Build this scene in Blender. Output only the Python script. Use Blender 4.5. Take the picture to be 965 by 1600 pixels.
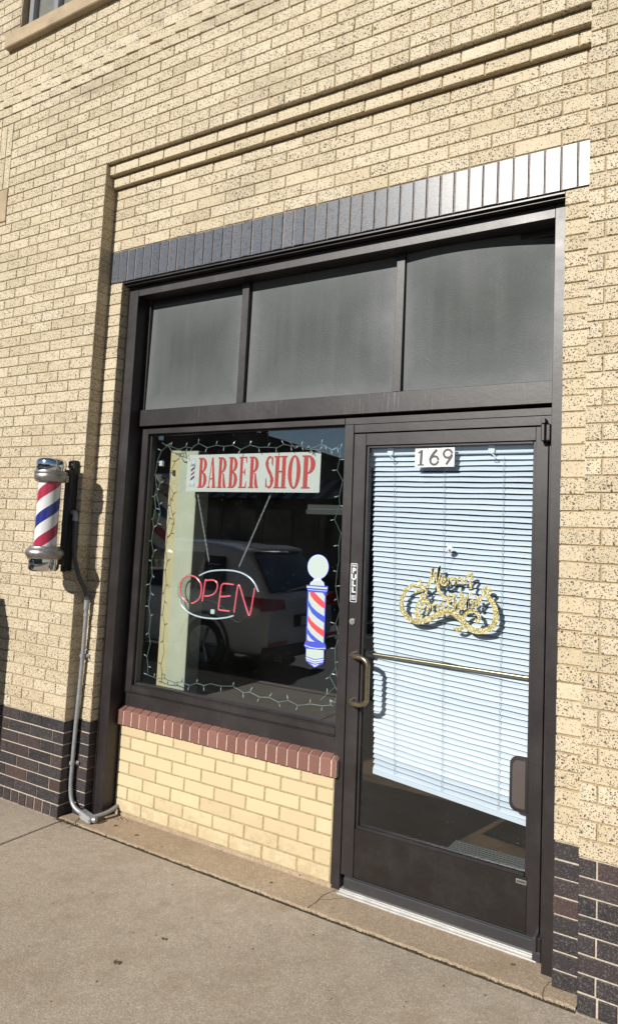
import bpy, bmesh, math, random
from mathutils import Vector, Matrix
random.seed(7)
R = math.radians
sc = bpy.context.scene
for o in list(bpy.data.objects): bpy.data.objects.remove(o)
C = sc.collection

# ------------------------------------------------------------------ camera
YAW, PIT, ROL = 0.54280, 0.08430, -0.04720
CAM = Vector((3.2818, -2.9248, 1.6776)); F = 1089.67; PX, PY = 482.5 + 16.65, 800 - 53.08
def rot3():
    cy, sy, cp, sp, cr, sr = math.cos(YAW), math.sin(YAW), math.cos(PIT), math.sin(PIT), math.cos(ROL), math.sin(ROL)
    return (Matrix(((cy, -sy, 0), (sy, cy, 0), (0, 0, 1))) @ Matrix(((1, 0, 0), (0, cp, -sp), (0, sp, cp))) @
            Matrix(((cr, 0, sr), (0, 1, 0), (-sr, 0, cr))))
RC = rot3()
cd = bpy.data.cameras.new('camera'); cam = bpy.data.objects.new('camera', cd); C.objects.link(cam)
cd.sensor_fit = 'VERTICAL'; cd.sensor_height = 36; cd.lens = F / 1600 * 36
cd.shift_x = -16.65 / 1600; cd.shift_y = -53.08 / 1600
cd.clip_start = .05; cd.clip_end = 2000
mw = (RC @ Matrix(((1, 0, 0), (0, 0, -1), (0, 1, 0)))).to_4x4(); mw.translation = CAM
cam.matrix_world = mw
sc.camera = cam
def at(u, v, Y):                     # measured photo point -> world point on the real plane y = Y
    d = RC @ Vector(((u - PX) / F, 1, -(v - PY) / F))
    return CAM + d * ((Y - CAM.y) / d.y)

# ------------------------------------------------------------------ light
SUN = Vector((.22, 1, -.55)).normalized()
w = bpy.data.worlds.new('World'); sc.world = w; w.use_nodes = True
nt = w.node_tree; nt.nodes.clear()
sky = nt.nodes.new('ShaderNodeTexSky'); sky.sky_type = 'NISHITA'; sky.sun_disc = False
sky.sun_elevation = math.asin(-SUN.z); sky.sun_rotation = math.atan2(-SUN.x, -SUN.y)
sky.altitude = 300; sky.air_density = 1.0; sky.dust_density = .1
bg = nt.nodes.new('ShaderNodeBackground'); bg.inputs[1].default_value = .055
out = nt.nodes.new('ShaderNodeOutputWorld')
nt.links.new(sky.outputs[0], bg.inputs[0]); nt.links.new(bg.outputs[0], out.inputs[0])
sl = bpy.data.lights.new('sun', 'SUN'); sl.energy = 5.0; sl.angle = R(.5); sl.color = (1, .95, .87)
so = bpy.data.objects.new('sun', sl); C.objects.link(so); so.location = (0, -10, 8)
so.rotation_euler = SUN.to_track_quat('-Z', 'Y').to_euler()
vs = sc.view_settings; vs.view_transform = 'Standard'; vs.look = 'None'; vs.gamma = 1; vs.exposure = .25
sc.render.engine = 'CYCLES'
sc.cycles.max_bounces = 10; sc.cycles.transparent_max_bounces = 16

# ------------------------------------------------------------------ helpers
def tag(o, label=None, cat=None, group=None, kind=None):
    if label: o['label'] = label
    if cat: o['category'] = cat
    if group: o['group'] = group
    if kind: o['kind'] = kind
    return o
def empty(name, loc=(0, 0, 0)):
    o = bpy.data.objects.new(name, None); C.objects.link(o); o.location = loc; o.empty_display_size = .1
    return o
class MB:
    def __init__(s): s.v = []; s.f = []; s.m = []; s.a = []; s.sm = []
    def add(s, vs_, fs, m=0, a=(.5, .5, .5), smooth=False):
        n = len(s.v); s.v += [tuple(x) for x in vs_]; s.a += [a] * len(vs_)
        for f in fs: s.f.append([i + n for i in f]); s.m.append(m); s.sm.append(smooth)
    def box(s, x0, x1, y0, y1, z0, z1, m=0, c=.0015, a=(.5, .5, .5)):
        # chamfered box
        if x1 < x0: x0, x1 = x1, x0
        if y1 < y0: y0, y1 = y1, y0
        if z1 < z0: z0, z1 = z1, z0
        c = min(c, (x1 - x0) * .3, (y1 - y0) * .3, (z1 - z0) * .3)
        bm = bmesh.new()
        vv = [bm.verts.new((x, y, z)) for x in (x0, x1) for y in (y0, y1) for z in (z0, z1)]
        for f in ((0, 1, 3, 2), (4, 6, 7, 5), (0, 4, 5, 1), (2, 3, 7, 6), (0, 2, 6, 4), (1, 5, 7, 3)): bm.faces.new([vv[i] for i in f])
        if c > 0: bmesh.ops.bevel(bm, geom=bm.edges[:], offset=c, segments=1, affect='EDGES')
        bm.verts.ensure_lookup_table(); bm.verts.index_update()
        s.add([v.co[:] for v in bm.verts], [[v.index for v in f.verts] for f in bm.faces], m, a)
        bm.free(); return s
    def tube(s, pts, r, n=10, m=0, caps=True, a=(.5, .5, .5), closed=False):
        pts = [Vector(p) for p in pts]; rings = []
        N = len(pts); up = Vector((0, 0, 1)); prev = None
        for i, p in enumerate(pts):
            if closed: t = pts[(i + 1) % N] - pts[i - 1]
            else: t = pts[min(i + 1, N - 1)] - pts[max(i - 1, 0)]
            if t.length < 1e-9: t = Vector((0, 0, 1))
            t.normalize()
            if prev is None:
                u = t.cross(up)
                if u.length < 1e-3: u = t.cross(Vector((1, 0, 0)))
            else: u = prev - t * prev.dot(t)
            u.normalize(); prev = u; w_ = t.cross(u)
            rr = r[i] if isinstance(r, (list, tuple)) else r
            rings.append([p + (u * math.cos(k * 2 * math.pi / n) + w_ * math.sin(k * 2 * math.pi / n)) * rr for k in range(n)])
        vs_ = [q for rg in rings for q in rg]; fs = []
        for i in range(N if closed else N - 1):
            j = (i + 1) % N
            for k in range(n):
                fs.append((i * n + k, i * n + (k + 1) % n, j * n + (k + 1) % n, j * n + k))
        s.add(vs_, fs, m, a, True)
        if caps and not closed:
            s.add(rings[0], [tuple(range(n))[::-1]], m, a); s.add(rings[-1], [tuple(range(n))], m, a)
        return s
    def lathe(s, prof, c=(0, 0, 0), n=40, m=0, axis=None):
        # prof: (r, h) list about vertical axis through c
        vs_ = []; fs = []
        for (r, h) in prof:
            for k in range(n):
                a = k * 2 * math.pi / n; vs_.append((c[0] + r * math.cos(a), c[1] + r * math.sin(a), c[2] + h))
        for i in range(len(prof) - 1):
            for k in range(n): fs.append((i * n + k, i * n + (k + 1) % n, (i + 1) * n + (k + 1) % n, (i + 1) * n + k))
        s.add(vs_, fs, m, smooth=True); return s
    def poly(s, pts, m=0):
        s.add(pts, [tuple(range(len(pts)))], m); return s
    def slab(s, pts, d, m=0):          # polygon pts (3D, planar) extruded by vector d
        n = len(pts); p = [Vector(q) for q in pts]; d = Vector(d)
        fs = [tuple(range(n)), tuple(range(2 * n - 1, n - 1, -1))] + [(i, i + n, (i + 1) % n + n, (i + 1) % n) for i in range(n)]
        s.add(p + [q + d for q in p], fs, m); return s
    def build(s, name, mats, parent=None, warp=None, auto=40):
        me = bpy.data.meshes.new(name)
        v = s.v if warp is None else [warp(*p) for p in s.v]
        me.from_pydata(v, [], s.f)
        if not isinstance(mats, (list, tuple)): mats = [mats]
        for m in mats: me.materials.append(m)
        me.polygons.foreach_set('material_index', s.m); me.polygons.foreach_set('use_smooth', s.sm)
        at_ = me.attributes.new('bk', 'FLOAT_VECTOR', 'POINT')
        at_.data.foreach_set('vector', [c for a in s.a for c in a])
        bm = bmesh.new(); bm.from_mesh(me); bmesh.ops.recalc_face_normals(bm, faces=bm.faces); bm.to_mesh(me); bm.free()
        me.update()
        o = bpy.data.objects.new(name, me); C.objects.link(o)
        if parent: o.parent = parent
        if any(s.sm): me.set_sharp_from_angle(angle=R(auto))
        return o
def kid(o, parent, keep=True):
    o.parent = parent; return o

# materials -------------------------------------------------------
def new(name):
    m = bpy.data.materials.new(name); m.use_nodes = True; t = m.node_tree
    b = t.nodes['Principled BSDF']; return m, t, b
def N(t, ty, **k):
    n = t.nodes.new(ty)
    for a, v in k.items():
        if a.startswith('i_'):
            n.inputs[int(a[2:]) if a[2:].isdigit() else a[2:]].default_value = v
        else: setattr(n, a, v)
    return n
def L(t, a, b): t.links.new(a, b)
def ramp(t, src, stops):
    r = t.nodes.new('ShaderNodeValToRGB'); L(t, src, r.inputs[0]); e = r.color_ramp.elements
    while len(e) < len(stops): e.new(.5)
    for x, (p, c) in zip(e, stops): x.position = p; x.color = (*c, 1) if len(c) == 3 else c
    return r
def mixc(t, fac, a, b, mode='MIX'):
    n = t.nodes.new('ShaderNodeMix'); n.data_type = 'RGBA'; n.blend_type = mode
    for s, i in ((fac, 0), (a, 6), (b, 7)):
        if hasattr(s, 'is_output') or isinstance(s, bpy.types.NodeSocket): L(t, s, n.inputs[i])
        elif i == 0: n.inputs[0].default_value = s
        else: n.inputs[i].default_value = (*s, 1)
    return n.outputs[2]
def mth(t, op, a, b=None, c=None):
    n = t.nodes.new('ShaderNodeMath'); n.operation = op
    for i, s in enumerate((a, b, c)):
        if s is None: continue
        if isinstance(s, bpy.types.NodeSocket): L(t, s, n.inputs[i])
        else: n.inputs[i].default_value = s
    return n.outputs[0]
def coords(t):
    return t.nodes.new('ShaderNodeTexCoord').outputs['Object']
def noise(t, vec, scale, detail=4, rough=.55, out_=0):
    n = t.nodes.new('ShaderNodeTexNoise'); n.inputs['Scale'].default_value = scale; n.inputs['Detail'].default_value = detail
    n.inputs['Roughness'].default_value = rough; L(t, vec, n.inputs['Vector']); return n.outputs[out_]
def bump(t, b, h, dist, strength=1):
    n = t.nodes.new('ShaderNodeBump'); n.inputs['Distance'].default_value = dist; n.inputs['Strength'].default_value = strength
    L(t, h, n.inputs['Height']); L(t, n.outputs[0], b.inputs['Normal'])
def simple(name, col, rough=.5, metal=0, nz=.0, nscale=30, bmp=0, spec=.5, coat=0):
    m, t, b = new(name); b.inputs['Roughness'].default_value = rough; b.inputs['Metallic'].default_value = metal
    b.inputs['Specular IOR Level'].default_value = spec; b.inputs['Coat Weight'].default_value = coat
    if nz > 0:
        c = noise(t, coords(t), nscale, 5)
        r = ramp(t, c, [(.3, tuple(x * (1 - nz) for x in col)), (.7, tuple(min(1, x * (1 + nz)) for x in col))])
        L(t, r.outputs[0], b.inputs['Base Color'])
        rr = mth(t, 'MULTIPLY_ADD', c, .25, rough - .12); L(t, rr, b.inputs['Roughness'])
        if bmp: bump(t, b, c, bmp)
    else: b.inputs['Base Color'].default_value = (*col, 1)
    return m

def brick_mat(name, c1, c2, c3, spk=True, grime=0, spkcol=(.035, .022, .014), rough=.75, stain=.35, glaze=False):
    m, t, b = new(name); co = coords(t)
    at_ = N(t, 'ShaderNodeAttribute', attribute_name='bk'); sp = N(t, 'ShaderNodeSeparateXYZ'); L(t, at_.outputs['Vector'], sp.inputs[0])
    base = ramp(t, sp.outputs[0], [(0, c1), (.5, c2), (1, c3)]).outputs[0]
    n1 = noise(t, co, 9, 4); base = mixc(t, mth(t, 'MULTIPLY', n1, .25), base, tuple(x * .72 for x in c2))
    h = noise(t, co, 160, 3)
    if spk:
        # iron spots: small irregular dots whose number differs from brick to brick
        warp = N(t, 'ShaderNodeVectorMath', operation='ADD'); L(t, co, warp.inputs[0])
        nv = noise(t, co, 420, 2, out_=1); sc_ = N(t, 'ShaderNodeVectorMath', operation='SCALE'); L(t, nv, sc_.inputs[0]); sc_.inputs[3].default_value = .006
        L(t, sc_.outputs[0], warp.inputs[1])
        def dots(scale, lo, k):
            v = N(t, 'ShaderNodeTexVoronoi', feature='F1'); v.inputs['Scale'].default_value = scale; L(t, warp.outputs[0], v.inputs['Vector'])
            rs = N(t, 'ShaderNodeSeparateColor'); L(t, v.outputs['Color'], rs.inputs[0])
            size = mth(t, 'MULTIPLY_ADD', rs.outputs[0], .30, .14)
            dens = mth(t, 'MULTIPLY_ADD', sp.outputs[1], k, lo)
            on = mth(t, 'LESS_THAN', rs.outputs[1], dens)
            d = mth(t, 'LESS_THAN', v.outputs['Distance'], size)
            return mth(t, 'MULTIPLY', on, d)
        a = dots(190, .50, .50); b3 = dots(125, .22, .62); b2 = dots(78, .0, .24); a = mth(t, 'MAXIMUM', a, b3)
        d = mth(t, 'MAXIMUM', a, b2)
        base = mixc(t, mth(t, 'MULTIPLY', d, .9), base, spkcol)
    # soot and weathering in drifting patches
    mp = N(t, 'ShaderNodeMapping'); L(t, co, mp.inputs[0]); mp.inputs['Scale'].default_value = (.7, .7, 1.6)
    st = noise(t, mp.outputs[0], 2.2, 6, .65)
    stm = ramp(t, st, [(.52, (0, 0, 0)), (.72, (1, 1, 1))]).outputs[0]
    sx = N(t, 'ShaderNodeSeparateXYZ'); L(t, co, sx.inputs[0])
    high = N(t, 'ShaderNodeMapRange'); L(t, sx.outputs[2], high.inputs[0]); high.inputs[1].default_value = 3.6; high.inputs[2].default_value = 4.8
    high.inputs[3].default_value = .25; high.inputs[4].default_value = 1
    fac = mth(t, 'MULTIPLY', mth(t, 'MULTIPLY', stm, high.outputs[0]), stain)
    base = mixc(t, fac, base, (.12, .09, .06))
    if grime:
        # splash dirt kicked up from the pavement, ragged and speckled
        lo = N(t, 'ShaderNodeMapRange'); L(t, sx.outputs[2], lo.inputs[0]); lo.inputs[1].default_value = .0; lo.inputs[2].default_value = .30; lo.inputs[3].default_value = .30; lo.inputs[4].default_value = -.05
        gd_ = ramp(t, mth(t, 'ADD', noise(t, co, 24, 6, .75), lo.outputs[0]), [(.62, (0, 0, 0)), (.80, (1, 1, 1))]).outputs[0]
        base = mixc(t, mth(t, 'MULTIPLY', gd_, grime), base, (.17, .125, .075))
    L(t, base, b.inputs['Base Color'])
    if glaze:
        L(t, ramp(t, noise(t, co, 60, 3), [(.3, (.27,) * 3), (.7, (.47,) * 3)]).outputs[0], b.inputs['Roughness'])
        b.inputs['Coat Weight'].default_value = .9; b.inputs['Coat Roughness'].default_value = .33
        bump(t, b, noise(t, co, 75, 4, .7), .011)
    else:
        b.inputs['Roughness'].default_value = rough
        bump(t, b, h, .0018)
    return m
BUFF = brick_mat('buff_iron_spot_brick', (.50, .42, .285), (.555, .47, .33), (.605, .525, .385), stain=.65)
DARK = brick_mat('purple_black_brick', (.016, .015, .018), (.028, .023, .026), (.075, .038, .034), spk=True, spkcol=(.085, .08, .08), rough=.5, stain=.2)
GLAZE = brick_mat('glazed_slate_brick', (.055, .07, .10), (.075, .09, .12), (.10, .11, .13), spk=True, spkcol=(.008, .008, .01), stain=.0, glaze=True)
YEL = brick_mat('smooth_yellow_brick', (.52, .415, .255), (.585, .475, .295), (.63, .525, .34), spk=False, rough=.65, stain=.3, grime=.28)
RED = brick_mat('red_sill_brick', (.14, .066, .055), (.20, .092, .074), (.25, .12, .095), spk=False, rough=.5, stain=.1)
def mortar_mat(name, col, nz=.25):
    m, t, b = new(name); co = coords(t)
    c = noise(t, co, 70, 5); r = ramp(t, c, [(.3, tuple(x * (1 - nz) for x in col)), (.7, tuple(x * (1 + nz) for x in col))])
    L(t, r.outputs[0], b.inputs['Base Color']); b.inputs['Roughness'].default_value = .95; bump(t, b, c, .003); return m
MORT = mortar_mat('tan_mortar', (.36, .28, .17)); MORTL = mortar_mat('pale_mortar', (.42, .36, .29)); MORTY = mortar_mat('khaki_mortar', (.33, .27, .15))
MORTP = mortar_mat('pink_mortar', (.55, .42, .32))

def bronze(name, col=(.014, .0105, .0115), rough=.42):
    m, t, b = new(name); co = coords(t)
    mp = N(t, 'ShaderNodeMapping'); L(t, co, mp.inputs[0]); mp.inputs['Scale'].default_value = (60, 60, 3)
    str_ = noise(t, mp.outputs[0], 1.0, 4); d = noise(t, co, 4, 6, .7); dust = noise(t, co, 220, 2)
    f = mth(t, 'MULTIPLY', ramp(t, d, [(.45, (0, 0, 0)), (.75, (1, 1, 1))]).outputs[0], str_)
    c = mixc(t, mth(t, 'MULTIPLY', f, .35), col, (.10, .09, .088))
    sp = ramp(t, dust, [(.70, (0, 0, 0)), (.74, (1, 1, 1))]).outputs[0]
    c = mixc(t, mth(t, 'MULTIPLY', sp, .15), c, (.2, .19, .17))
    L(t, c, b.inputs['Base Color']); L(t, mth(t, 'MULTIPLY_ADD', d, .22, rough - .1), b.inputs['Roughness'])
    b.inputs['Specular IOR Level'].default_value = .6
    bump(t, b, d, .0012); return m
BRZ = bronze('bronze_anodised_aluminium'); BRZD = bronze('dark_bronze_kick', (.009, .0065, .0065), .38); SWEEP = bronze('grey_sweep', (.03, .03, .034), .4)

def glass_mat(name, tint=(.93, .962, .98), refl=2.5, dirt=.5):
    m, t, b = new(name); t.nodes.remove(b); o = t.nodes['Material Output']; co = coords(t)
    tr = N(t, 'ShaderNodeBsdfTransparent'); tr.inputs[0].default_value = (*tint, 1)
    gl = N(t, 'ShaderNodeBsdfGlossy'); gl.inputs['Roughness'].default_value = 0.0; gl.inputs[0].default_value = (.9, .95, 1, 1)
    ge = N(t, 'ShaderNodeNewGeometry'); dt = N(t, 'ShaderNodeVectorMath', operation='DOT_PRODUCT'); L(t, ge.outputs['Normal'], dt.inputs[0]); L(t, ge.outputs['Incoming'], dt.inputs[1])
    sch = mth(t, 'POWER', mth(t, 'SUBTRACT', 1.0, mth(t, 'ABSOLUTE', dt.outputs['Value'])), 5.0)
    fac = mth(t, 'MULTIPLY', mth(t, 'MULTIPLY_ADD', sch, .955, .045), refl)
    bn = N(t, 'ShaderNodeBump'); bn.inputs['Distance'].default_value = .0006; bn.inputs['Strength'].default_value = .5
    L(t, noise(t, co, 1.6, 1), bn.inputs['Height']); L(t, bn.outputs[0], gl.inputs['Normal'])
    mx = N(t, 'ShaderNodeMixShader'); L(t, fac, mx.inputs[0]); L(t, tr.outputs[0], mx.inputs[1]); L(t, gl.outputs[0], mx.inputs[2])
    # dust specks and a thin film of grime
    df = N(t, 'ShaderNodeBsdfDiffuse'); df.inputs[0].default_value = (.5, .5, .48, 1)
    v = N(t, 'ShaderNodeTexVoronoi', feature='F1'); v.inputs['Scale'].default_value = 38; L(t, co, v.inputs['Vector'])
    rs = N(t, 'ShaderNodeSeparateColor'); L(t, v.outputs['Color'], rs.inputs[0])
    spk = mth(t, 'MULTIPLY', mth(t, 'LESS_THAN', v.outputs['Distance'], .07), mth(t, 'LESS_THAN', rs.outputs[0], .3))
    film = mth(t, 'MULTIPLY', ramp(t, noise(t, co, 3, 5), [(.45, (0, 0, 0)), (.8, (1, 1, 1))]).outputs[0], .03)
    dm = mth(t, 'MULTIPLY', mth(t, 'MAXIMUM', mth(t, 'MULTIPLY', spk, .5), mth(t, 'ADD', mth(t, 'MULTIPLY', film, .35), .0015)), dirt)
    mx2 = N(t, 'ShaderNodeMixShader'); L(t, dm, mx2.inputs[0]); L(t, mx.outputs[0], mx2.inputs[1]); L(t, df.outputs[0], mx2.inputs[2])
    L(t, mx2.outputs[0], o.inputs[0]); return m
GLASS = glass_mat('window_glass'); GLASSD = glass_mat('door_glass_pane', (.93, .962, .98), 1.0); GLASSC = glass_mat('clear_acrylic', (.9, .92, .92), .7, .3)

def concrete(name, c1, c2, c3, stainc=(.10, .085, .065)):
    m, t, b = new(name); co = coords(t)
    big = noise(t, co, 1.1, 6, .6); mid = noise(t, co, 7, 6, .7); fine = noise(t, co, 120, 4, .7); grit = noise(t, co, 420, 2)
    base = ramp(t, big, [(.3, c1), (.5, c2), (.7, c3)]).outputs[0]
    base = mixc(t, mth(t, 'MULTIPLY', ramp(t, mid, [(.5, (0, 0, 0)), (.75, (1, 1, 1))]).outputs[0], .35), base, stainc)
    base = mixc(t, mth(t, 'MULTIPLY', ramp(t, fine, [(.35, (1, 1, 1)), (.58, (0, 0, 0))]).outputs[0], .55), base, tuple(x * .5 for x in c2))
    mott = noise(t, co, 26, 5, .75)
    base = mixc(t, mth(t, 'MULTIPLY', ramp(t, mott, [(.42, (1, 1, 1)), (.6, (0, 0, 0))]).outputs[0], .22), base, tuple(x * .6 for x in c1))
    peb = N(t, 'ShaderNodeTexVoronoi', feature='F1'); peb.inputs['Scale'].default_value = 210; L(t, co, peb.inputs['Vector'])
    prs = N(t, 'ShaderNodeSeparateColor'); L(t, peb.outputs['Color'], prs.inputs[0])
    base = mixc(t, mth(t, 'MULTIPLY', mth(t, 'LESS_THAN', prs.outputs[0], .2), .30), base, tuple(x * .45 for x in c2))
    base = mixc(t, mth(t, 'MULTIPLY', mth(t, 'GREATER_THAN', prs.outputs[0], .85), .26), base, tuple(min(.7, x * 1.6) for x in c3))
    base = mixc(t, mth(t, 'MULTIPLY', ramp(t, grit, [(.60, (0, 0, 0)), (.68, (1, 1, 1))]).outputs[0], .35), base, tuple(min(1, x * 1.7) for x in c3))
    bs_ = ramp(t, noise(t, co, 2.3, 7, .72), [(.50, (0, 0, 0)), (.62, (1, 1, 1))]).outputs[0]
    base = mixc(t, mth(t, 'MULTIPLY', bs_, .30), base, (c1[0] * .62, c1[1] * .55, c1[2] * .42))
    gs_ = ramp(t, noise(t, co, 5.5, 7, .78), [(.60, (0, 0, 0)), (.70, (1, 1, 1))]).outputs[0]
    base = mixc(t, mth(t, 'MULTIPLY', gs_, .35), base, (c1[0] * .4, c1[1] * .38, c1[2] * .34))
    v = N(t, 'ShaderNodeTexVoronoi', feature='F1'); v.inputs['Scale'].default_value = 26; L(t, co, v.inputs['Vector'])
    rs = N(t, 'ShaderNodeSeparateColor'); L(t, v.outputs['Color'], rs.inputs[0])
    spk = mth(t, 'MULTIPLY', mth(t, 'LESS_THAN', v.outputs['Distance'], mth(t, 'MULTIPLY', rs.outputs[1], .16)), mth(t, 'LESS_THAN', rs.outputs[0], .30))
    base = mixc(t, mth(t, 'MULTIPLY', spk, .75), base, (.05, .04, .03))
    L(t, base, b.inputs['Base Color']); b.inputs['Roughness'].default_value = .9
    hh = mth(t, 'ADD', mth(t, 'MULTIPLY', fine, .6), mth(t, 'MULTIPLY', grit, .5)); bump(t, b, hh, .003); return m
WALK = concrete('sidewalk_concrete', (.365, .295, .22), (.435, .36, .28), (.49, .41, .325))
SLAB = concrete('threshold_concrete', (.36, .27, .185), (.42, .32, .225), (.46, .365, .26))
JOINT = mortar_mat('joint_soil', (.055, .042, .025), .6)
ASPH = simple('asphalt', (.05, .05, .05), .9, nz=.3, nscale=60, bmp=.004)
STONE = simple('buff_limestone', (.36, .28, .18), .85, nz=.22, nscale=9, bmp=.002)
CHROME = simple('chrome', (.72, .73, .75), .09, 1); STEEL = simple('cast_aluminium', (.36, .35, .33), .42, .85, nz=.15, nscale=60)
BLACK = simple('black_painted_steel', (.012, .012, .013), .45); GALV = simple('grey_painted_conduit', (.33, .34, .36), .42, .45, nz=.12, nscale=50)
RUST = simple('rust', (.16, .045, .02), .9); BRASS = simple('bronze_pull', (.30, .245, .155), .3, .9, nz=.1, nscale=80)
WHITE = simple('white_enamel', (.74, .76, .78), .35); BLINDM = simple('blind_vinyl', (.61, .64, .69), .45)
SIGNW = simple('cream_sign_plastic', (.66, .66, .58), .45); SIGNR = simple('sign_red', (.55, .062, .05), .45)
INK = simple('black_ink', (.015, .015, .018), .5); NAVY = simple('sign_navy', (.03, .035, .16), .5)
DBLUE = simple('decal_blue', (.05, .08, .50), .4); DRED = simple('decal_red', (.60, .06, .075), .4); DWH = simple('decal_white', (.42, .50, .48), .4); DOUT = simple('decal_edge', (.55, .6, .8), .4)
PRED = simple('pole_red', (.42, .035, .075), .3); PBLUE = simple('pole_blue', (.022, .035, .22), .3); PWHITE = simple('pole_white', (.70, .71, .72), .3)
FLEX = simple('flexible_conduit_grey', (.055, .055, .06), .5)

# ------------------------------------------------------------------ brick walls
M = .0677; LB = .2031; J = .0068
P0, P1, P2, PB, PS = -.09, 0.0, .059, .13, .155
XL, XR, XS, XR1 = -.075, 2.765, .035, 2.658
def rnd(kind=None):
    return (min(1, max(0, random.gauss(.5, .25))), min(1, max(0, random.betavariate(1.6, 2.0))), random.random())
def brick(mb, x0, x1, z0, z1, y, D, j=J, jit=.0009, a=None, dog=0, c=.0022):
    x0 += j / 2; x1 -= j / 2; z0 += j / 2; z1 -= j / 2
    if x1 - x0 < .008: return
    a = a or rnd(); y += random.uniform(-jit, jit); e = lambda: random.uniform(-jit, jit) * .7
    z0 += e(); z1 += e(); x0 += e(); x1 += e(); t0 = -dog; t1 = 0
    vs_ = []
    for (ins, dy) in ((c, 0), (0, c), (0, D)):
        for (x, z, tt) in ((x0 + ins, z0 + ins, t0), (x1 - ins, z0 + ins, t1), (x1 - ins, z1 - ins, t1), (x0 + ins, z1 - ins, t0)):
            vs_.append((x, y + dy + (tt if dy < D else 0), z))
    fs = [(0, 1, 2, 3)]
    for k in (0, 4):
        for i in range(4): fs.append((k + i, k + (i + 1) % 4, k + 4 + (i + 1) % 4, k + 4 + i))
    mb.add(vs_, fs, 0, a)
def row(mb, x0, x1, z0, z1, y, D, off, L_=LB, **k):
    # bricks of one course between x0 and x1, joints at off + n*L
    n = math.floor((x0 - off) / L_); x = off + n * L_
    while x < x1 - 1e-4:
        a_, b_ = max(x, x0), min(x + L_, x1)
        if b_ - a_ > .012: brick(mb, a_, b_, z0, z1, y, D, **k)
        x += L_
def mort(mb, x0, x1, z0, z1, y, D=.06, rec=.0055, m=1):
    mb.box(x0 + rec * .9, x1 - rec * .9, y + rec, y + D, z0, z1, m, c=0)

bld = empty('brick_building', (1.3, 0, 0)); bld.location = (0, 0, 0)
tag(bld, 'speckled buff brick shopfront building with slate glazed soldier course, dark plinth and bronze metal door', 'building')
WX0, WX1, TOP = -3.0, 5.0, 92
WINX0, WINX1, WINR = -1.08, .72, 76
MX0, MX1 = -1.36, -1.06
mb = MB(); pl = MB(); pr = MB()
for r in range(-1, TOP):
    z0, z1 = r * M, (r + 1) * M
    if r == -1: continue
    segs = [(WX0, XL), (XR, WX1)] if r < 58 else ([(WX0, WX1)] if r < WINR else [(WX0, WINX0), (WINX1, WX1)])
    if 55 <= r < 66 : segs = [(WX0, MX0), (MX1, XL), (XR, WX1)] if r < 58 else [(WX0, MX0), (MX1, WX1)]
    for (a_, b_) in segs:
        tgt = (pl if b_ <= XL + .01 else pr) if r < 8 else mb
        if r == 0:
            row(tgt, a_, b_, -.03, M, P0, .088, XL if b_ <= XL + .01 else XR, L_=.0725, j=.009)
            continue
        if r == 58 and a_ < 0 < b_:
            row(tgt, a_, .13, z0, z1, P0, .088, XL - .1015 + .0)
            row(tgt, .13, XR, z0, z1, P0, .088, .13, L_=.1015)
            row(tgt, XR, b_, z0, z1, P0, .088, XR + .15)
            continue
        if a_ >= XR - .01:
            off = XR + (.163 if r % 2 == 0 else .27)
            row(tgt, a_, b_, z0, z1, P0, .088, off); continue
        off = XL - (.0 if r % 2 else .1015)
        if r in (67, 69): row(tgt, a_, b_, z0, z1, P0, .088, off, dog=.006)
        elif r == 68: row(tgt, a_, b_, z0, z1, P0, .088, off, dog=.011)
        else: row(tgt, a_, b_, z0, z1, P0, .088, off, dog=random.choice((0, 0, 0, .001)))
D8 = 8 * M
mort(mb, WX0, XL, D8, 55 * M, P0, .09); mort(mb, XR, WX1, D8, 58 * M, P0, .09)
mort(mb, MX1, XL, 55 * M, 58 * M, P0, .0905); mort(mb, WX0, MX0, 55 * M, 66 * M, P0, .0905); mort(mb, MX1, WX1, 58 * M + .004, 66 * M, P0, .0895)
mort(mb, WX0, WX1, 66 * M, WINR * M, P0, .0895)
mort(mb, WX0, WINX0, WINR * M, TOP * M, P0, .0905); mort(mb, WINX1, WX1, WINR * M, TOP * M, P0, .0905)
mb.build('brick_wall', [BUFF, MORT], bld)
mort(pl, WX0, XL, -.05, D8, P0, .0895); mort(pr, XR, WX1, -.05, D8, P0, .0895)
# narrow strips beside the frame (set back), dark at the foot
st = MB()
for r in range(0, 47):
    z0, z1 = r * M, (r + 1) * M
    brick(pl if r < 8 else st, XL - .03, XS + .004, z0, z1, P1, .058); tgt = pr if r < 8 else st
    brick(tgt, XR1 - .002, XR + .03, z0, z1, P1, .058, jit=.0016)
for (a_, b_) in ((XL - .01, XS), (XR1, XR + .01)):
    mort(pl if a_ < 1 else pr, a_, b_, -.05, D8, P1, .0585); mort(st, a_, b_, D8, 47 * M, P1, .0585)
# recessed panel above the soldier course and two corbelled courses over it
for r in range(50, 56):
    row(st, XL - .05, XR + .05, r * M, (r + 1) * M, P1, .058, 0 if r % 2 == 0 else LB / 2)
row(st, XL - .05, XR + .05, 56 * M, 57 * M, -.03, .086, .07); row(st, XL - .05, XR + .05, 57 * M, 58 * M, -.06, .086, .17)
mort(st, XL - .03, XR + .03, 50 * M, 56 * M, P1, .0585)
mort(st, XL - .03, XR + .03, 56 * M + .001, 57 * M, -.03, .0855); mort(st, XL - .03, XR + .03, 57 * M + .001, 58 * M + .004, -.06, .0855)
st.build('recessed_brickwork', [BUFF, MORT], bld)
pl.build('plinth', [DARK, MORTL], bld); pr.build('plinth', [DARK, MORTL], bld)
so_ = MB()
for i in range(-1, 41):
    a_, b_ = max(i * M, XL - .02), min((i + 1) * M, XR + .02)
    brick(so_, a_ if i >= 0 else -M, b_, 47 * M, 50 * M, P1 - .001, .058, j=.0075 if i not in (1, 2, 18, 19) else .009, jit=.0013)
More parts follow.
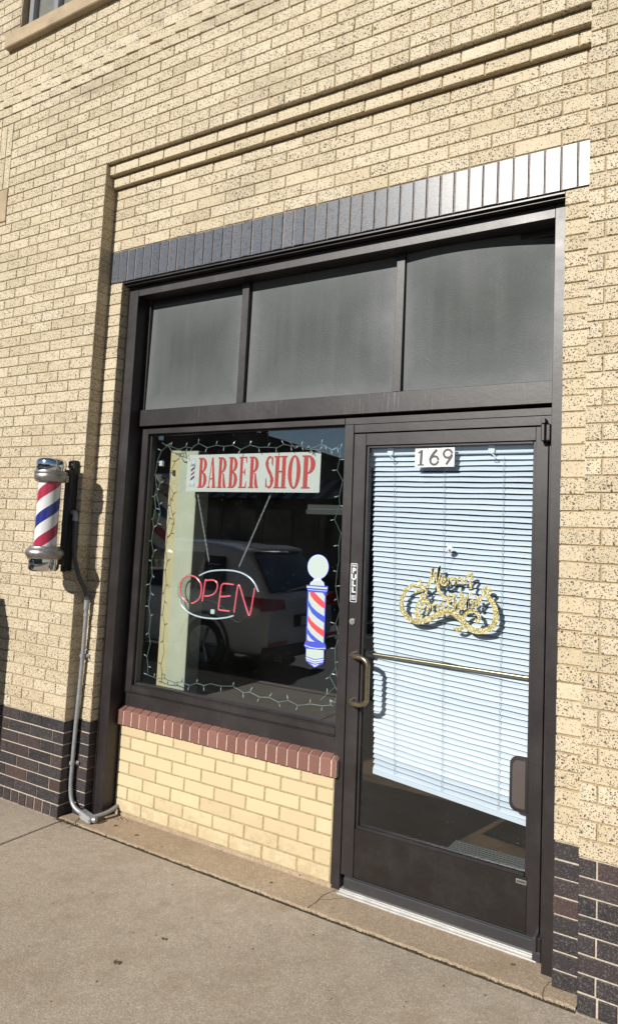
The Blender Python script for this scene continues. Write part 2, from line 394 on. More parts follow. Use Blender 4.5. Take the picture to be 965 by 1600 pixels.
mort(so_, XL, XR, 47 * M + .006, 50 * M, P1, .0585, rec=.005)
so_.build('soldier_course', [GLAZE, mortar_mat('grey_mortar', (.26, .22, .20))], bld)
# masonry core behind the brick skins
core = MB()
core.box(WX0, XL, .002, .30, -.05, 6.2, c=0); core.box(XR, WX1, .002, .30, -.05, 6.2, c=0)
core.box(XL, XS + .004, .062, .30, -.05, 3.2, c=0)
core.box(XL + .002, XR - .002, .062, .30, 3.2, TOP * M - .04, c=0)
core.box(WX0, WX1, P0 + .01, .31, TOP * M, TOP * M + .16, c=.005)
core.box(.13, 1.56, .19, .27, -.05, .60, c=0)
core.build('masonry_core', STONE, bld)
# stone block and upright bricks in a panel at far left
stn = MB(); stn.box(MX0, MX1, P0 - .006, P0 + .08, 55.4 * M, 58.9 * M, c=.004)
stn.build('stone_block', STONE, bld)
up = MB()
row(up, MX0, MX1, 58.95 * M, 62.4 * M, P0, .08, MX1, L_=M); row(up, MX0, MX1, 62.45 * M, 66 * M, P0, .08, MX1, L_=M); row(up, MX0, MX1, 55 * M, 55.4 * M, P0, .08, MX1)
mort(up, MX0, MX1, 55 * M, 66 * M, P0, .075)
up.build('upright_brick_panel', [BUFF, MORT], bld)
# steel lintel lip under the soldier course
lt = MB(); lt.box(XS + .002, XR1, .004, .057, 3.171, 3.1805); lt.box(XS + .004, XR1, .02, .0575, 3.160, 3.1705)
lt.build('steel_lintel', BRZD, bld)
# upstairs window
uw = MB()
for x in (WINX0 + .01, -.80, -.12, .40): uw.box(x, x + .045, P0 + .05, P0 + .10, WINR * M, 6.1)
uw.box(WINX0, WINX1, P0 + .045, P0 + .105, WINR * M - .01, WINR * M + .04)
GFR = simple('grey_window_frame', (.2, .2, .21), .45)
win = uw.build('window', GFR, bld)
MB().box(WINX0, WINX1, P0 + .075, P0 + .079, WINR * M, 6.1, c=0).build('pane', GLASS, win)
s_ = MB(); s_.box(WINX0 - .11, WINX1 + .11, P0 - .045, P0 + .07, 74.3 * M, 75.85 * M, c=.006); s_.build('sill', STONE, win)
cv = MB(); cv.box(-.75, .4, P0 + .095, P0 + .098, WINR * M, 6.1, c=0); cv.build('curtain', WHITE, win)

# bulkhead under the window: yellow brick with a red rowlock sill
bh = MB(); YB = .150
for r in range(7):
    z0 = .022 + r * .0722; z1 = min(z0 + .0722, .524)
    row(bh, .123, 1.592, z0, z1, YB, .03, .125 + (.0 if r % 2 == 0 else -.117), L_=.2124, j=.0095)
mort(bh, .12, 1.594, .018, .52, YB, .03, rec=.003)
bh.build('bulkhead_brick', [YEL, MORTY], bld)
fo = MB(); fo.box(.12, 1.60, YB - .004, .18, -.02, .0195, c=.004); fo.build('bulkhead_footing', SLAB, bld)
rl = MB(); MW = .0642; x = .1185
def rowlock(x0, x1):
    g = .0045; x0 += g; x1 -= g; a = rnd(); e = random.uniform(-.0015, .0015)
    prof = [(.127 + e, .521), (.125 + e, .524), (.125 + e, .603), (.128 + e, .6065), (.185, .634), (.185, .521)]
    vs_ = [(x0, y, z) for y, z in prof] + [(x1, y, z) for y, z in prof]; n = len(prof)
    rl.add(vs_, [tuple(range(n)), tuple(range(2 * n - 1, n - 1, -1))] + [(i, (i + 1) % n, (i + 1) % n + n, i + n) for i in range(n)], 0, a)
rowlock(x, x + .052); x += .052
while x < 1.59: rowlock(x, min(x + MW, 1.612)); x += MW
rl.slab([(.12, .128, .523), (.12, .128, .600), (.12, .185, .629), (.12, .185, .523)], (1.49, 0, 0), 1)
rl.build('rowlock_sill', [RED, MORTP], bld)

# ------------------------------------------------------------------ bronze storefront
def plumb(x, y, z):
    k = max(0, min(1, (2.56 - x) / .97)) if x > 1.5 else 0
    return (x + .030 * (1 - z / 2.25) * k, y, z)
fr = MB()
fr.box(.042, .120, P2, .26, -.01, 3.158); fr.box(.1205, 2.6055, P2 + .001, .26, 3.100, 3.157); fr.box(2.606, XR1 + .001, P2, .26, -.01, 3.1585)
fr.box(.1205, .146, .146, .22, 2.4025, 3.0995); fr.box(.1465, 2.6055, .16, .22, 3.07, 3.0995)
fb = MB(); fb.box(.1205, 2.6055, PB, .24, 2.302, 2.402)
for a_, b_ in ((.868, .916), (1.827, 1.871)): fr.box(a_, b_, PB + .002, .2, 2.4025, 3.0995)
sf = fr.build('storefront_frame', BRZ, bld)
m = BRZ.copy(); m.name = 'bronze_with_lime_drips'; t = m.node_tree; b = t.nodes['Principled BSDF']; co = coords(t)
src = b.inputs['Base Color'].links[0].from_socket
mp = N(t, 'ShaderNodeMapping'); L(t, co, mp.inputs[0]); mp.inputs['Scale'].default_value = (85, 1, 3.5)
dr = ramp(t, noise(t, mp.outputs[0], 1, 3, .6), [(.60, (0, 0, 0)), (.76, (1, 1, 1))]).outputs[0]
big = ramp(t, noise(t, co, 3, 2), [(.4, (0, 0, 0)), (.6, (1, 1, 1))]).outputs[0]
L(t, mixc(t, mth(t, 'MULTIPLY', mth(t, 'MULTIPLY', dr, big), .45), src, (.26, .25, .25)), b.inputs['Base Color'])
fb.build('transom_bar', m, sf)
wf = MB()
wf.box(.1205, .187, PS, .21, .712, 2.2875); wf.box(.1875, 1.559, PS, .21, 2.256, 2.2875); wf.box(.1875, 1.559, PS + .001, .21, .712, .748)
wf.box(.1875, .201, .176, .215, .748, 2.2555); wf.box(.2015, 1.559, .176, .215, .7485, .763); wf.box(.2015, 1.559, .178, .215, 2.247, 2.2555)
wf.box(.1875, 1.559, PS - .004, PS + .002, .7485, .752); wf.box(.123, 1.56, PS - .006, PS + .004, .708, .7115)
wf.box(.123, 1.585, PS + .008, .21, .612, .7075)
wfo = wf.build('window_frame', BRZ, bld, warp=plumb)
g = MB(); g.box(.19, 1.565, .186, .191, .75, 2.26, c=0); g.build('window_pane', GLASS, wfo, warp=plumb)
# frosted transom panels
m, t, b = new('weathered_grey_panel'); co = coords(t)
gen = t.nodes.new('ShaderNodeTexCoord').outputs['Generated']; sp = N(t, 'ShaderNodeSeparateXYZ'); L(t, gen, sp.inputs[0])
n1 = noise(t, co, 2.4, 6, .65)
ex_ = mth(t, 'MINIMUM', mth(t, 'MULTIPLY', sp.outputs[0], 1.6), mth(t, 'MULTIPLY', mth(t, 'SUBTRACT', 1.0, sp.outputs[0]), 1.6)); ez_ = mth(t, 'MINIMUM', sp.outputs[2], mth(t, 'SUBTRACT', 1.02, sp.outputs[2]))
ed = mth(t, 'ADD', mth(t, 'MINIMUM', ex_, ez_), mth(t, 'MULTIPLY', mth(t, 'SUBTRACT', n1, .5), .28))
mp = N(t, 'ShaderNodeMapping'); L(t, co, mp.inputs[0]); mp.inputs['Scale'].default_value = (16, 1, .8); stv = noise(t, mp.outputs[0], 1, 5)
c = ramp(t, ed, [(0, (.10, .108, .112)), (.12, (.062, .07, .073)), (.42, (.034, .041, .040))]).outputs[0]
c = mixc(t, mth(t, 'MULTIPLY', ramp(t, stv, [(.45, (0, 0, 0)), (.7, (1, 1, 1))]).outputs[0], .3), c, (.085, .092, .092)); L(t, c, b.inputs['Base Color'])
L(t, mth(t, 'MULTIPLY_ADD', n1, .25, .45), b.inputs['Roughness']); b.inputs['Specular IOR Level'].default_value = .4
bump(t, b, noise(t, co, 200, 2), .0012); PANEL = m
def panel(x0, x1, bow, lean):
    pm = MB(); nx, nz = 16, 10; vs_ = []; fs = []
    for k in range(nz + 1):
        for i in range(nx + 1):
            u, v = i / nx, k / nz
            y = .156 + lean * v - bow * math.sin(math.pi * min(1, u * .62 + .30)) * v
            vs_.append((x0 + (x1 - x0) * u, y, 2.403 + (3.098 - 2.403) * v))
    for k in range(nz):
        for i in range(nx):
            q = k * (nx + 1) + i; fs.append((q, q + 1, q + nx + 2, q + nx + 1))
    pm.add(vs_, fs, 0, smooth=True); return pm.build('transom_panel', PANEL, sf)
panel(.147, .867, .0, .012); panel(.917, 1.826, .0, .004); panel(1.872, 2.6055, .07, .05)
# door frame, leaf and hardware
df = MB()
df.box(1.5605, 1.612, PS, .23, -.005, 2.2535); df.box(1.5605, 2.66, PS + .0015, .23, 2.254, 2.2885); df.box(1.6125, 2.66, PS + .004, .23, 2.211, 2.2535); df.box(2.5765, 2.66, PS + .004, .23, -.005, 2.2105)
df.build('door_frame', BRZ, bld, warp=plumb)
lf = MB(); Y0 = PS + .002; Y1 = .205
lf.box(1.6155, 1.683, Y0, Y1, .078, 2.205); lf.box(2.519, 2.573, Y0, Y1, .078, 2.205); lf.box(1.6835, 2.5185, Y0 + .001, Y1, 2.145, 2.205)
for q in ((1.6835, 1.697, .302, 2.1445), (2.506, 2.5185, .302, 2.1445)): lf.box(q[0], q[1], Y0 + .012, Y1, q[2], q[3])
lf.box(1.697, 2.5055, Y0 + .01, Y1, 2.133, 2.1445); lf.box(1.697, 2.5055, Y0 + .005, Y1, .302, .316)
door = lf.build('door', BRZ, bld, warp=plumb)
k_ = MB(); k_.box(1.684, 2.518, Y0 + .003, Y1, .080, .3015); k_.build('kick_plate', BRZD, door, warp=plumb)
k_ = MB(); k_.box(1.64, 2.555, PS - .014, PS + .03, .028, .0745, c=.004); k_.box(1.64, 2.555, PS - .004, PS + .03, .0745, .0785); k_.build('door_sweep', SWEEP, door, warp=plumb)
g = MB(); g.box(1.69, 2.512, .178, .183, .305, 2.14, c=0); g.build('door_glass', GLASSD, door, warp=plumb)
def curve_pts(P, n=6, closed=False):
    P = [Vector(p) for p in P]; o_ = []; N_ = len(P)
    rng = range(N_ if closed else N_ - 1)
    for i in rng:
        g_ = (lambda k: P[k % N_]) if closed else (lambda k: P[max(0, min(N_ - 1, k))])
        a0, a1, a2, a3 = g_(i - 1), g_(i), g_(i + 1), g_(i + 2)
        for s in range(n):
            q = s / n
            o_.append(.5 * ((2 * a1) + (a2 - a0) * q + (2 * a0 - 5 * a1 + 4 * a2 - a3) * q * q + (3 * a1 - a0 - 3 * a2 + a3) * q ** 3))
    if not closed: o_.append(P[-1])
    return o_
ph = MB(); gy = .088; gx = 1.764
ph.tube(curve_pts([(1.652, .157, 1.115), (1.654, .125, 1.116), (1.680, .102, 1.116), (1.735, .090, 1.113), (gx - .002, gy, 1.092), (gx, gy, 1.06), (gx, gy, 1.0), (gx, gy, .95), (gx - .002, gy, .918),
       (1.735, .090, .897), (1.680, .102, .893), (1.654, .125, .893), (1.652, .157, .894)], 5), .0115, 14)
ph.build('pull_handle', BRASS, door, warp=plumb)
lk = MB()
def cyl_y(mb, x, z, y0, y1, r0, r1=None, n=24, m=0):
    mb.tube([(x, y0, z), (x, y1, z)], [r0, r1 if r1 else r0], n, m)
cyl_y(lk, 1.639, 1.272, .157, .149, .0155); cyl_y(lk, 1.639, 1.272, .1485, .146, .011); lk.box(1.638, 1.6402, .144, .1455, 1.266, 1.279, 1)
lk.build('lock_cylinder', [STEEL, INK], door, warp=plumb)
pb = MB(); pb.tube([(1.70, .197, 1.121), (2.512, .197, 1.113)], .0095, 14); pb.box(1.690, 1.742, .1855, .208, 1.106, 1.137, 1); pb.box(2.50, 2.52, .186, .208, 1.098, 1.128, 1)
pb.build('push_bar', [BRASS, BRZD], door, warp=plumb)
bx = MB()
pp = []
x0, x1, z0, z1, rr = 2.436, 2.512, .556, .785, .035
for k in range(9): a = math.pi / 2 + k * math.pi / 16; pp.append((x0 + rr + rr * math.cos(a), z1 - rr + rr * math.sin(a)))
for k in range(9): a = math.pi + k * math.pi / 16; pp.append((x0 + rr + rr * math.cos(a), z0 + rr + rr * math.sin(a)))
pp += [(x1, z0), (x1, z1)]
bx.slab([(x, .166, z) for x, z in pp], (0, .0115, 0))
cx, cz = (x0 + x1) / 2 + .004, (z0 + z1) / 2
bx.slab([(cx + (x - cx) * .72, .1645, cz + (z - cz) * .86) for x, z in pp], (0, .004, 0), 1)
bx.build('latch_cover', [BRZ, bronze('latch_cover_face', (.07, .055, .052), .45)], door)
pv = MB()
pv.box(2.548, 2.566, .118, .158, 2.135, 2.212, c=.004); pv.box(2.5665, 2.590, .122, .158, 2.135, 2.212, 1, c=.006); pv.box(2.548, 2.566, .120, .158, 2.2135, 2.236)
pv.build('top_pivot', [BRZ, BRZD], door)
pv = MB(); pv.box(2.556, 2.574, .112, .158, .046, .102, c=.003); pv.box(2.5745, 2.592, .116, .158, .046, .102, 1, c=.003); pv.box(2.556, 2.59, .118, .158, .006, .0445, c=.003)
pv.build('bottom_pivot', [SWEEP, BRZD], door)
th = MB(); th.box(1.615, 2.574, .118, .23, -.004, .008, c=.002); th.box(1.622, 2.556, .126, .23, .0085, .018, c=.003); th.box(1.625, 2.556, .134, .23, .0185, .024, c=.002)
th.build('threshold', simple('bright_aluminium', (.60, .59, .57), .42, .6, nz=.05, nscale=20), bld, warp=plumb)

# text helper ------------------------------------------------------
def text_geo(body, size=1, bold=0):
    cu = bpy.data.curves.new('tmp', 'FONT'); cu.body = body; cu.size = size; cu.align_x = 'CENTER'; cu.align_y = 'CENTER'; cu.offset = bold
    o = bpy.data.objects.new('tmp', cu); C.objects.link(o); bpy.context.view_layer.update()
    me = bpy.data.meshes.new_from_object(o.evaluated_get(bpy.context.evaluated_depsgraph_get()))
    v = [q.co.copy() for q in me.vertices]; f = [list(p.vertices) for p in me.polygons]
    bpy.data.objects.remove(o); bpy.data.curves.remove(cu); bpy.data.meshes.remove(me); return v, f
# PULL sticker
ps = MB(); cx, z0, z1 = 1.652, 1.366, 1.556
def rrect(x0, x1, z0, z1, y, r, n=5):
    o_ = []
    for (cx_, cz_, a0) in ((x1 - r, z1 - r, 0), (x0 + r, z1 - r, 90), (x0 + r, z0 + r, 180), (x1 - r, z0 + r, 270)):
        for k in range(n + 1):
            a = R(a0 + 90 * k / n); o_.append((cx_ + r * math.cos(a), y, cz_ + r * math.sin(a)))
    return o_
ps.poly(rrect(cx - .0185, cx + .0185, z0, z1, .1562, .006), 0); ps.poly(rrect(cx - .0160, cx + .0160, z0 + .0025, z1 - .0025, .1558, .005), 1)
for k, ch in enumerate('PULL'):
    v, f = text_geo(ch, .042, .0017)
    zc = z1 - .037 - k * .0315
    ps.add([(cx + q.x * .92, .1553, zc + q.y * .86) for q in v], f, 0)
for zz in (z1 - .010, z1 - .015, z0 + .012, z0 + .018, z0 + .024, z0 + .030): ps.poly([(cx - .012, .1553, zz), (cx + .012, .1553, zz), (cx + .012, .1553, zz + .0027), (cx - .012, .1553, zz + .0027)], 0)
ps.build('pull_sticker', [WHITE, INK], door, warp=lambda x, y, z: plumb(x - .014, y, z))
bs = MB(); bs.box(2.474, 2.518, .1585, .1605, .272, .290, c=.0005); 
for k in range(7): bs.box(2.479 + k * .0052, 2.4825 + k * .0052, .158, .1584, .277, .285, 1, c=0)
bs.build('maker_label', [STEEL, INK], door)

def glow_m(name, col, e):
    m, t, b = new(name); b.inputs['Base Color'].default_value = (*col, 1); b.inputs['Emission Color'].default_value = (*col, 1); b.inputs['Emission Strength'].default_value = e; return m
# ------------------------------------------------------------------ room inside
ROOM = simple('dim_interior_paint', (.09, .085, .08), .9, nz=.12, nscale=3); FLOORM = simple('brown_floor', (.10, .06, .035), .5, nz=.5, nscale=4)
rm = MB()
rm.box(-2.6, -2.5, .3, 6.5, 0, 2.9, c=0); rm.box(4.6, 4.7, .3, 6.5, 0, 2.9, c=0); rm.box(-2.6, 4.7, 6.5, 6.6, 0, 2.9, c=0); rm.box(-2.6, 4.7, .3, 6.6, 2.9, 3.0, c=0)
rm.box(-2.6, .02, .3, .34, 0, 2.9, c=0); rm.box(2.7, 4.7, .3, .34, 0, 2.9, c=0); rm.box(.02, 2.7, .27, .34, 2.32, 2.9, c=0)
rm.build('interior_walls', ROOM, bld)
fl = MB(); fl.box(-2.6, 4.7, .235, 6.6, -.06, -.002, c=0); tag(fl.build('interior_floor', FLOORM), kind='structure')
POSTG = simple('pale_green_paint', (.52, .52, .37), .7, nz=.06, nscale=12); POSTY = simple('cream_paint', (.60, .50, .26), .7, nz=.08, nscale=10)
po = MB(); py = .30; pa, pb_, pc = [(at(u, 700, py).x + at(u2, 1070, py).x) / 2 for u, u2 in ((263, 245), (278, 261), (315, 283))]
po.box(pb_, pc, py, .42, 0, 2.165, c=.003); po.box(pa, pb_ - .001, py + .01, .42, 0, 2.18, 1, c=.003)
tag(po.build('interior_post', [POSTG, POSTY]), 'pale green and cream painted post just inside the window at left', 'post')
fm = MB(); fm.box(1.90, 2.45, .80, 1.04, -.001, .008, c=.003)
for k in range(9): fm.box(1.91, 2.44, .812 + k * .025, .824 + k * .025, .0085, .014, 0, c=0)
tag(fm.build('floor_mat', simple('grey_ribbed_rubber', (.07, .07, .065), .7)), 'grey ribbed mat on the floor just inside the door', 'mat')
cb = MB(); cb.box(-1.7, .9, 5.9, 6.45, 0, 1.9, c=.01); cb.box(1.2, 2.6, 5.9, 6.45, 0, .9, c=.01)
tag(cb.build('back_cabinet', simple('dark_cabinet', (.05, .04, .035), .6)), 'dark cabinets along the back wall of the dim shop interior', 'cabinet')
lfx = MB(); lfx.box(-.11, .42, 2.48, 2.58, 1.885, 1.925, c=.006); lfx.box(-.11, .42, 2.50, 2.56, 1.926, 1.97, c=.006); tag(lfx.build('strip_light', glow_m('strip_light_added_glow', (.62, .66, .58), .10)), 'pale strip light fixture right of the sign, faint glow added so it shows', 'light')  # unlit fixture: faint emission put into the material so it reads pale indoors

# ------------------------------------------------------------------ venetian blind in the door
vb = empty('venetian_blind', (2.08, .27, 2.12)); tag(vb, 'white slatted blind hanging crooked behind the door glass', 'blind')
vb.location = (0, 0, 0)
BY = .222
q4 = [at(u, v, BY) for u, v in ((583, 703), (831, 700), (584, 1203), (821.5, 1285))]
hr = MB(); hr.box(q4[0].x - .006, 2.50, BY - .016, BY + .016, 2.098, 2.134, c=.003); hr.build('headrail', BLINDM, vb)
def bl(s, t):                              # s across 0..1, t down 0..1
    xl = q4[0].x + (q4[2].x - q4[0].x) * t; xr = 2.498; zl = 2.083 + (q4[2].z + .020 - 2.083) * t; zr = 2.081 + (q4[3].z + .020 - 2.081) * t
    sag = -.004 * math.sin(math.pi * s) * t
    return xl + (xr - xl) * s, zl + (zr - zl) * s + sag
sm = MB(); NS = 61
for i in range(NS):
    t_ = i / (NS - 1); vs_ = []; fs = []; nx = 14; tl = R(54 + random.uniform(-4, 4) - (16 if i > NS - 4 else 0))
    wob = random.uniform(-.002, .002)
    for k in range(nx + 1):
        x_, z_ = bl(k / nx, t_)
        z_ += .0009 * math.sin(k * 1.3 + i)
        for q in (-1, -.5, 0, .5, 1):
            hh = .0135 * q; cr = .0022 * (1 - q * q)
            vs_.append((x_ + wob, BY - hh * math.cos(tl) * -1 - cr * math.sin(tl), z_ + hh * math.sin(tl) + cr * math.cos(tl)))
    for k in range(nx):
        for q in range(4):
            a0 = k * 5 + q; fs.append((a0, a0 + 1, a0 + 6, a0 + 5))
    sm.add(vs_, fs, 0, smooth=True)
sm.build('slats', BLINDM, vb)
br_ = MB(); a_ = Vector((q4[2].x, 0, q4[2].z)); b2_ = Vector((2.500, 0, q4[3].z))
br_.slab([(a_.x, BY - .014, a_.z - .012), (b2_.x, BY - .014, b2_.z - .012), (b2_.x, BY - .014, b2_.z + .010), (a_.x, BY - .014, a_.z + .010)], (0, .026, 0))
br_.build('bottom_rail', BLINDM, vb)
cm = MB()
for s in (.155, .48, .835):
    pts = []
    for k in range(90):
        x_, z_ = bl(s, k / 89); pts.append((x_ + .0018 * (-1) ** k, BY - .0165, z_))
    cm.tube(pts, .0011, 5)
cm.build('cords', simple('cord_grey', (.35, .37, .4), .8), vb)
for x_ in (1.80, 2.31):
    cl = MB(); cl.box(x_ - .016, x_ + .016, BY - .028, BY - .017, 2.097, 2.142, c=.003); cl.tube(curve_pts([(x_, BY - .03, 2.098), (x_ + .012, BY - .036, 2.088), (x_ + .024, BY - .036, 2.078), (x_ + .012, BY - .036, 2.074), (x_, BY - .03, 2.08)], 4), .002, 6)
    cl.build('clip', WHITE, vb)

# ------------------------------------------------------------------ house numbers
hn = empty('house_number', (0, 0, 0)); tag(hn, 'three white tiles with dark slab numerals 169 at the top of the door glass', 'sign')
def stroke(mb, pts, wd, y, m=0, closed=False):
    # flat ribbon in the XZ plane; wd list of widths
    P = [Vector((p[0], p[1])) for p in pts]; n = len(P); l_ = []; r_ = []
    for i in range(n):
        tt = P[(i + 1) % n if closed else min(i + 1, n - 1)] - P[i - 1 if (closed or i > 0) else 0]
        tt.normalize(); nn = Vector((-tt.y, tt.x)); w_ = (wd[i] if isinstance(wd, (list, tuple)) else wd) / 2
        l_.append(P[i] + nn * w_); r_.append(P[i] - nn * w_)
    vs_ = [(q.x, y, q.y) for q in l_] + [(q.x, y, q.y) for q in r_]
    fs = [(i, (i + 1) % n, (i + 1) % n + n, i + n) for i in range(n if closed else n - 1)]
    mb.add(vs_, fs, m)
def c2(P, n=6, closed=False): return [(q.x, q.y) for q in curve_pts([(a, b, 0) for a, b in P], n, closed)]
NUMB = simple('number_charcoal', (.05, .053, .05), .5); TILE = simple('number_tile', (.66, .67, .66), .5)
for k, d in enumerate('169'):
    tm = MB(); x0 = 1.943 + k * .0667; zc = 2.0785 + k * .0008
    tm.box(x0 + .0006, x0 + .0661, .1725, .1768, 2.033 + k * .0008, 2.124 + k * .0008, c=.0008)
    cx_ = x0 + .033; y = .1720; S = .068
    T = lambda P: [(cx_ + a * S, zc + b * S) for a, b in P]
    if d == '1':
        stroke(tm, T([(-.02, -.5), (.02, .56)]), .2 * S, y, 1); stroke(tm, T([(-.27, -.5), (.23, -.5)]), .1 * S, y - .0002, 1); stroke(tm, T([(-.02, .5), (-.13, .4), (-.24, .36)]), .12 * S, y - .0004, 1)
    if d == '6':
        stroke(tm, T(c2([(.30, -.2), (.2, .02), (0, .08), (-.2, .0), (-.3, -.2), (-.2, -.42), (0, -.5), (.2, -.42)], 6, True)), .16 * S, y, 1); stroke(tm, T(c2([(.18, .55), (-.05, .3), (-.24, .02), (-.3, -.18)])), [.2 * S] * 18 + [.16 * S], y - .0002, 1)
    if d == '9':
        stroke(tm, T(c2([(.30, .24), (.2, .44), (0, .52), (-.2, .44), (-.3, .24), (-.2, .03), (0, -.04), (.2, .03)], 6, True)), .16 * S, y, 1); stroke(tm, T(c2([(.3, .2), (.24, -.02), (.06, -.28), (-.1, -.52)])), .18 * S, y - .0002, 1)
    tm.build('number_tile', [TILE, NUMB], hn)

# ------------------------------------------------------------------ BARBER SHOP sign
bsn = empty('barber_shop_sign'); tag(bsn, 'cream rectangular sign reading BARBER SHOP in tall red letters inside the window', 'sign')
SY = .232
a, b_, c_, d_ = at(292, 710, SY), at(500, 707, SY), at(500, 771, SY), at(292, 767, SY)
SX0, SX1, SZ0, SZ1 = (a.x + d_.x) / 2, (b_.x + c_.x) / 2, (c_.z + d_.z) / 2, (a.z + b_.z) / 2
sb = MB(); sb.slab(rrect(SX0, SX1, SZ0, SZ1, SY, .008), (0, .004, 0)); sb.build('sign_board', SIGNW, bsn)
lm = MB(); lay = [0]
def ny():
    lay[0] += 1; return SY - .0006 - .00002 * lay[0]
def glyph(ch, X, W, Z, H):
    T = lambda P: [(X + p * W, Z + q * H) for p, q in P]
    def rect(x0, x1, y0, y1):
        y = ny(); lm.add([(X + x0 * W, y, Z + y0 * H), (X + x1 * W, y, Z + y0 * H), (X + x1 * W, y, Z + y1 * H), (X + x0 * W, y, Z + y1 * H)], [(0, 1, 2, 3)], 0)
    def quad(P):
        y = ny(); lm.add([(p, y, q) for p, q in T(P)], [tuple(range(len(P)))], 0)
    def bowl(cx, cy, rx, ry, ix, iy, a0=-90, a1=90, n=18):
        y = ny(); vs_ = []; 
        for k in range(n + 1):
            an = R(a0 + (a1 - a0) * k / n); s_, c0 = math.sin(an), math.cos(an)
            vs_ += [(X + (cx + rx * c0) * W, y, Z + (cy + ry * s_) * H), (X + (cx + ix * c0) * W, y, Z + (cy + iy * s_) * H)]
        lm.add(vs_, [(2 * k, 2 * k + 2, 2 * k + 3, 2 * k + 1) for k in range(n)], 0)
    ser = .045
    if ch in 'BPRE': rect(.12, .44, 0, 1); rect(0, .55, 0, ser); rect(0, .5, 1 - ser, 1)
    if ch == 'B': bowl(.44, .76, .50, .24, .18, .19); bowl(.44, .265, .54, .265, .2, .215)
    if ch == 'P': bowl(.44, .72, .54, .28, .2, .23); rect(0, .62, 0, ser)
    if ch == 'R': bowl(.44, .75, .50, .25, .18, .20); quad([(.46, .50), (.70, .47), (.92, .08), (1.02, 0), (.70, 0), (.60, .12), (.58, .42)]) 
    if ch == 'E':
        rect(.4, .92, 0, ser); rect(.4, .90, 1 - ser, 1); rect(.4, .74, .49, .53); quad([(.92, 0), (.98, .22), (.92, .22), (.76, .04)]); quad([(.90, 1), (.95, .8), (.89, .8), (.74, .96)]); quad([(.70, .40), (.76, .40), (.76, .62), (.70, .62), (.62, .51)])
    if ch == 'A':
        quad([(.44, 1), (.62, 1), (.98, 0), (.66, 0)]); quad([(.44, 1), (.52, 1), (.22, 0), (.12, 0)]); rect(.24, .74, .28, .32); rect(0, .36, 0, ser); rect(.58, 1.06, 0, ser)
    if ch == 'H':
        rect(.10, .38, 0, 1); rect(.62, .90, 0, 1); rect(.36, .64, .49, .54)
        for q in (0, .52): rect(q, q + .48, 0, ser); rect(q, q + .48, 1 - ser, 1)
    if ch == 'O': bowl(.5, .5, .5, .515, .2, .46, 0, 360, 40)
    if ch == 'S':
        pts = c2([(.80, .74), (.72, .92), (.48, .975), (.24, .90), (.18, .74), (.34, .58), (.62, .44), (.80, .28), (.72, .09), (.46, .025), (.20, .10), (.10, .28)], 6)
        n = len(pts); wd = [.10 + .26 * math.sin(math.pi * min(1, max(0, (i / (n - 1) - .08) / .84))) ** 1.2 for i in range(n)]
        P = [Vector((X + p * W, Z + q * H)) for p, q in pts]; y = ny(); l_ = []; r_ = []
        for i in range(n):
            tt = (P[min(i + 1, n - 1)] - P[max(i - 1, 0)]); tt = Vector((tt.x / W, tt.y / H * .45)).normalized(); nn = Vector((-tt.y * W, tt.x * H * .28))
            l_.append(P[i] + nn * wd[i] / 1.4); r_.append(P[i] - nn * wd[i] / 1.4)
        lm.add([(q.x, y, q.y) for q in l_] + [(q.x, y, q.y) for q in r_], [(i, i + 1, i + 1 + n, i + n) for i in range(n - 1)], 0)
        quad([(.80, .98), (.88, .98), (.88, .70), (.82, .70)]); quad([(.08, .02), (.16, .02), (.14, .32), (.08, .32)])
W_ = SX1 - SX0; H_ = SZ1 - SZ0
def sx(px_): return SX0 + (px_ - 50) / (884 - 50) * W_
for ch, a0, a1 in (('B', 126, 187), ('A', 191, 247), ('R', 258, 318), ('B', 328, 389), ('E', 397, 449), ('R', 460, 522), ('S', 562, 612), ('H', 614, 690), ('O', 697, 769), ('P', 777, 853)):
    # undo perspective crowding: letters are evenly sized on the board
    glyph(ch, sx(a0) + .004, (a1 - a0) / 834 * W_, SZ0 + .022, H_ - .040)
lm.build('lettering', SIGNR, bsn)
pm_ = MB(); px0 = sx(91); zc = SZ0 + H_ / 2
def rct(mb, x0, x1, z0, z1, y, m): mb.add([(x0, y, z0), (x1, y, z0), (x1, y, z1), (x0, y, z1)], [(0, 1, 2, 3)], m)
def disc(mb, x, z, rx, rz, y, m, n=24): mb.add([(x + rx * math.cos(2 * math.pi * k / n), y, z + rz * math.sin(2 * math.pi * k / n)) for k in range(n)], [tuple(range(n))], m)
y = SY - .001
disc(pm_, px0 + .002, zc + .070, .0145, .017, y, 2); disc(pm_, px0 + .002, zc + .070, .0130, .0155, y - .0002, 3)
rct(pm_, px0 - .019, px0 + .022, zc + .042, zc + .049, y - .0003, 2); rct(pm_, px0 - .010, px0 + .013, zc + .049, zc + .058, y - .0001, 2)
rct(pm_, px0 - .0125, px0 + .0145, zc - .066, zc + .042, y - .0001, 3)
for k, mm in enumerate((0, 1, 0, 1)):
    z_ = zc + .036 - k * .027
    if z_ - .04 < zc - .075: continue
    pm_.add([(px0 - .0125, y - .0004, z_ - .028), (px0 - .0125, y - .0004, z_ - .013), (px0 + .0145, y - .0004, z_ + .006), (px0 + .0145, y - .0004, z_ - .009)], [(0, 1, 2, 3)], mm)
rct(pm_, px0 - .019, px0 + .021, zc - .078, zc - .066, y - .0005, 2); rct(pm_, px0 - .0165, px0 + .0185, zc - .076, zc - .068, y - .0007, 3)
pm_.build('pole_emblem', [NAVY, SIGNR, simple('emblem_grey', (.25, .26, .27), .5), simple('emblem_pale', (.68, .7, .68), .5)], bsn)

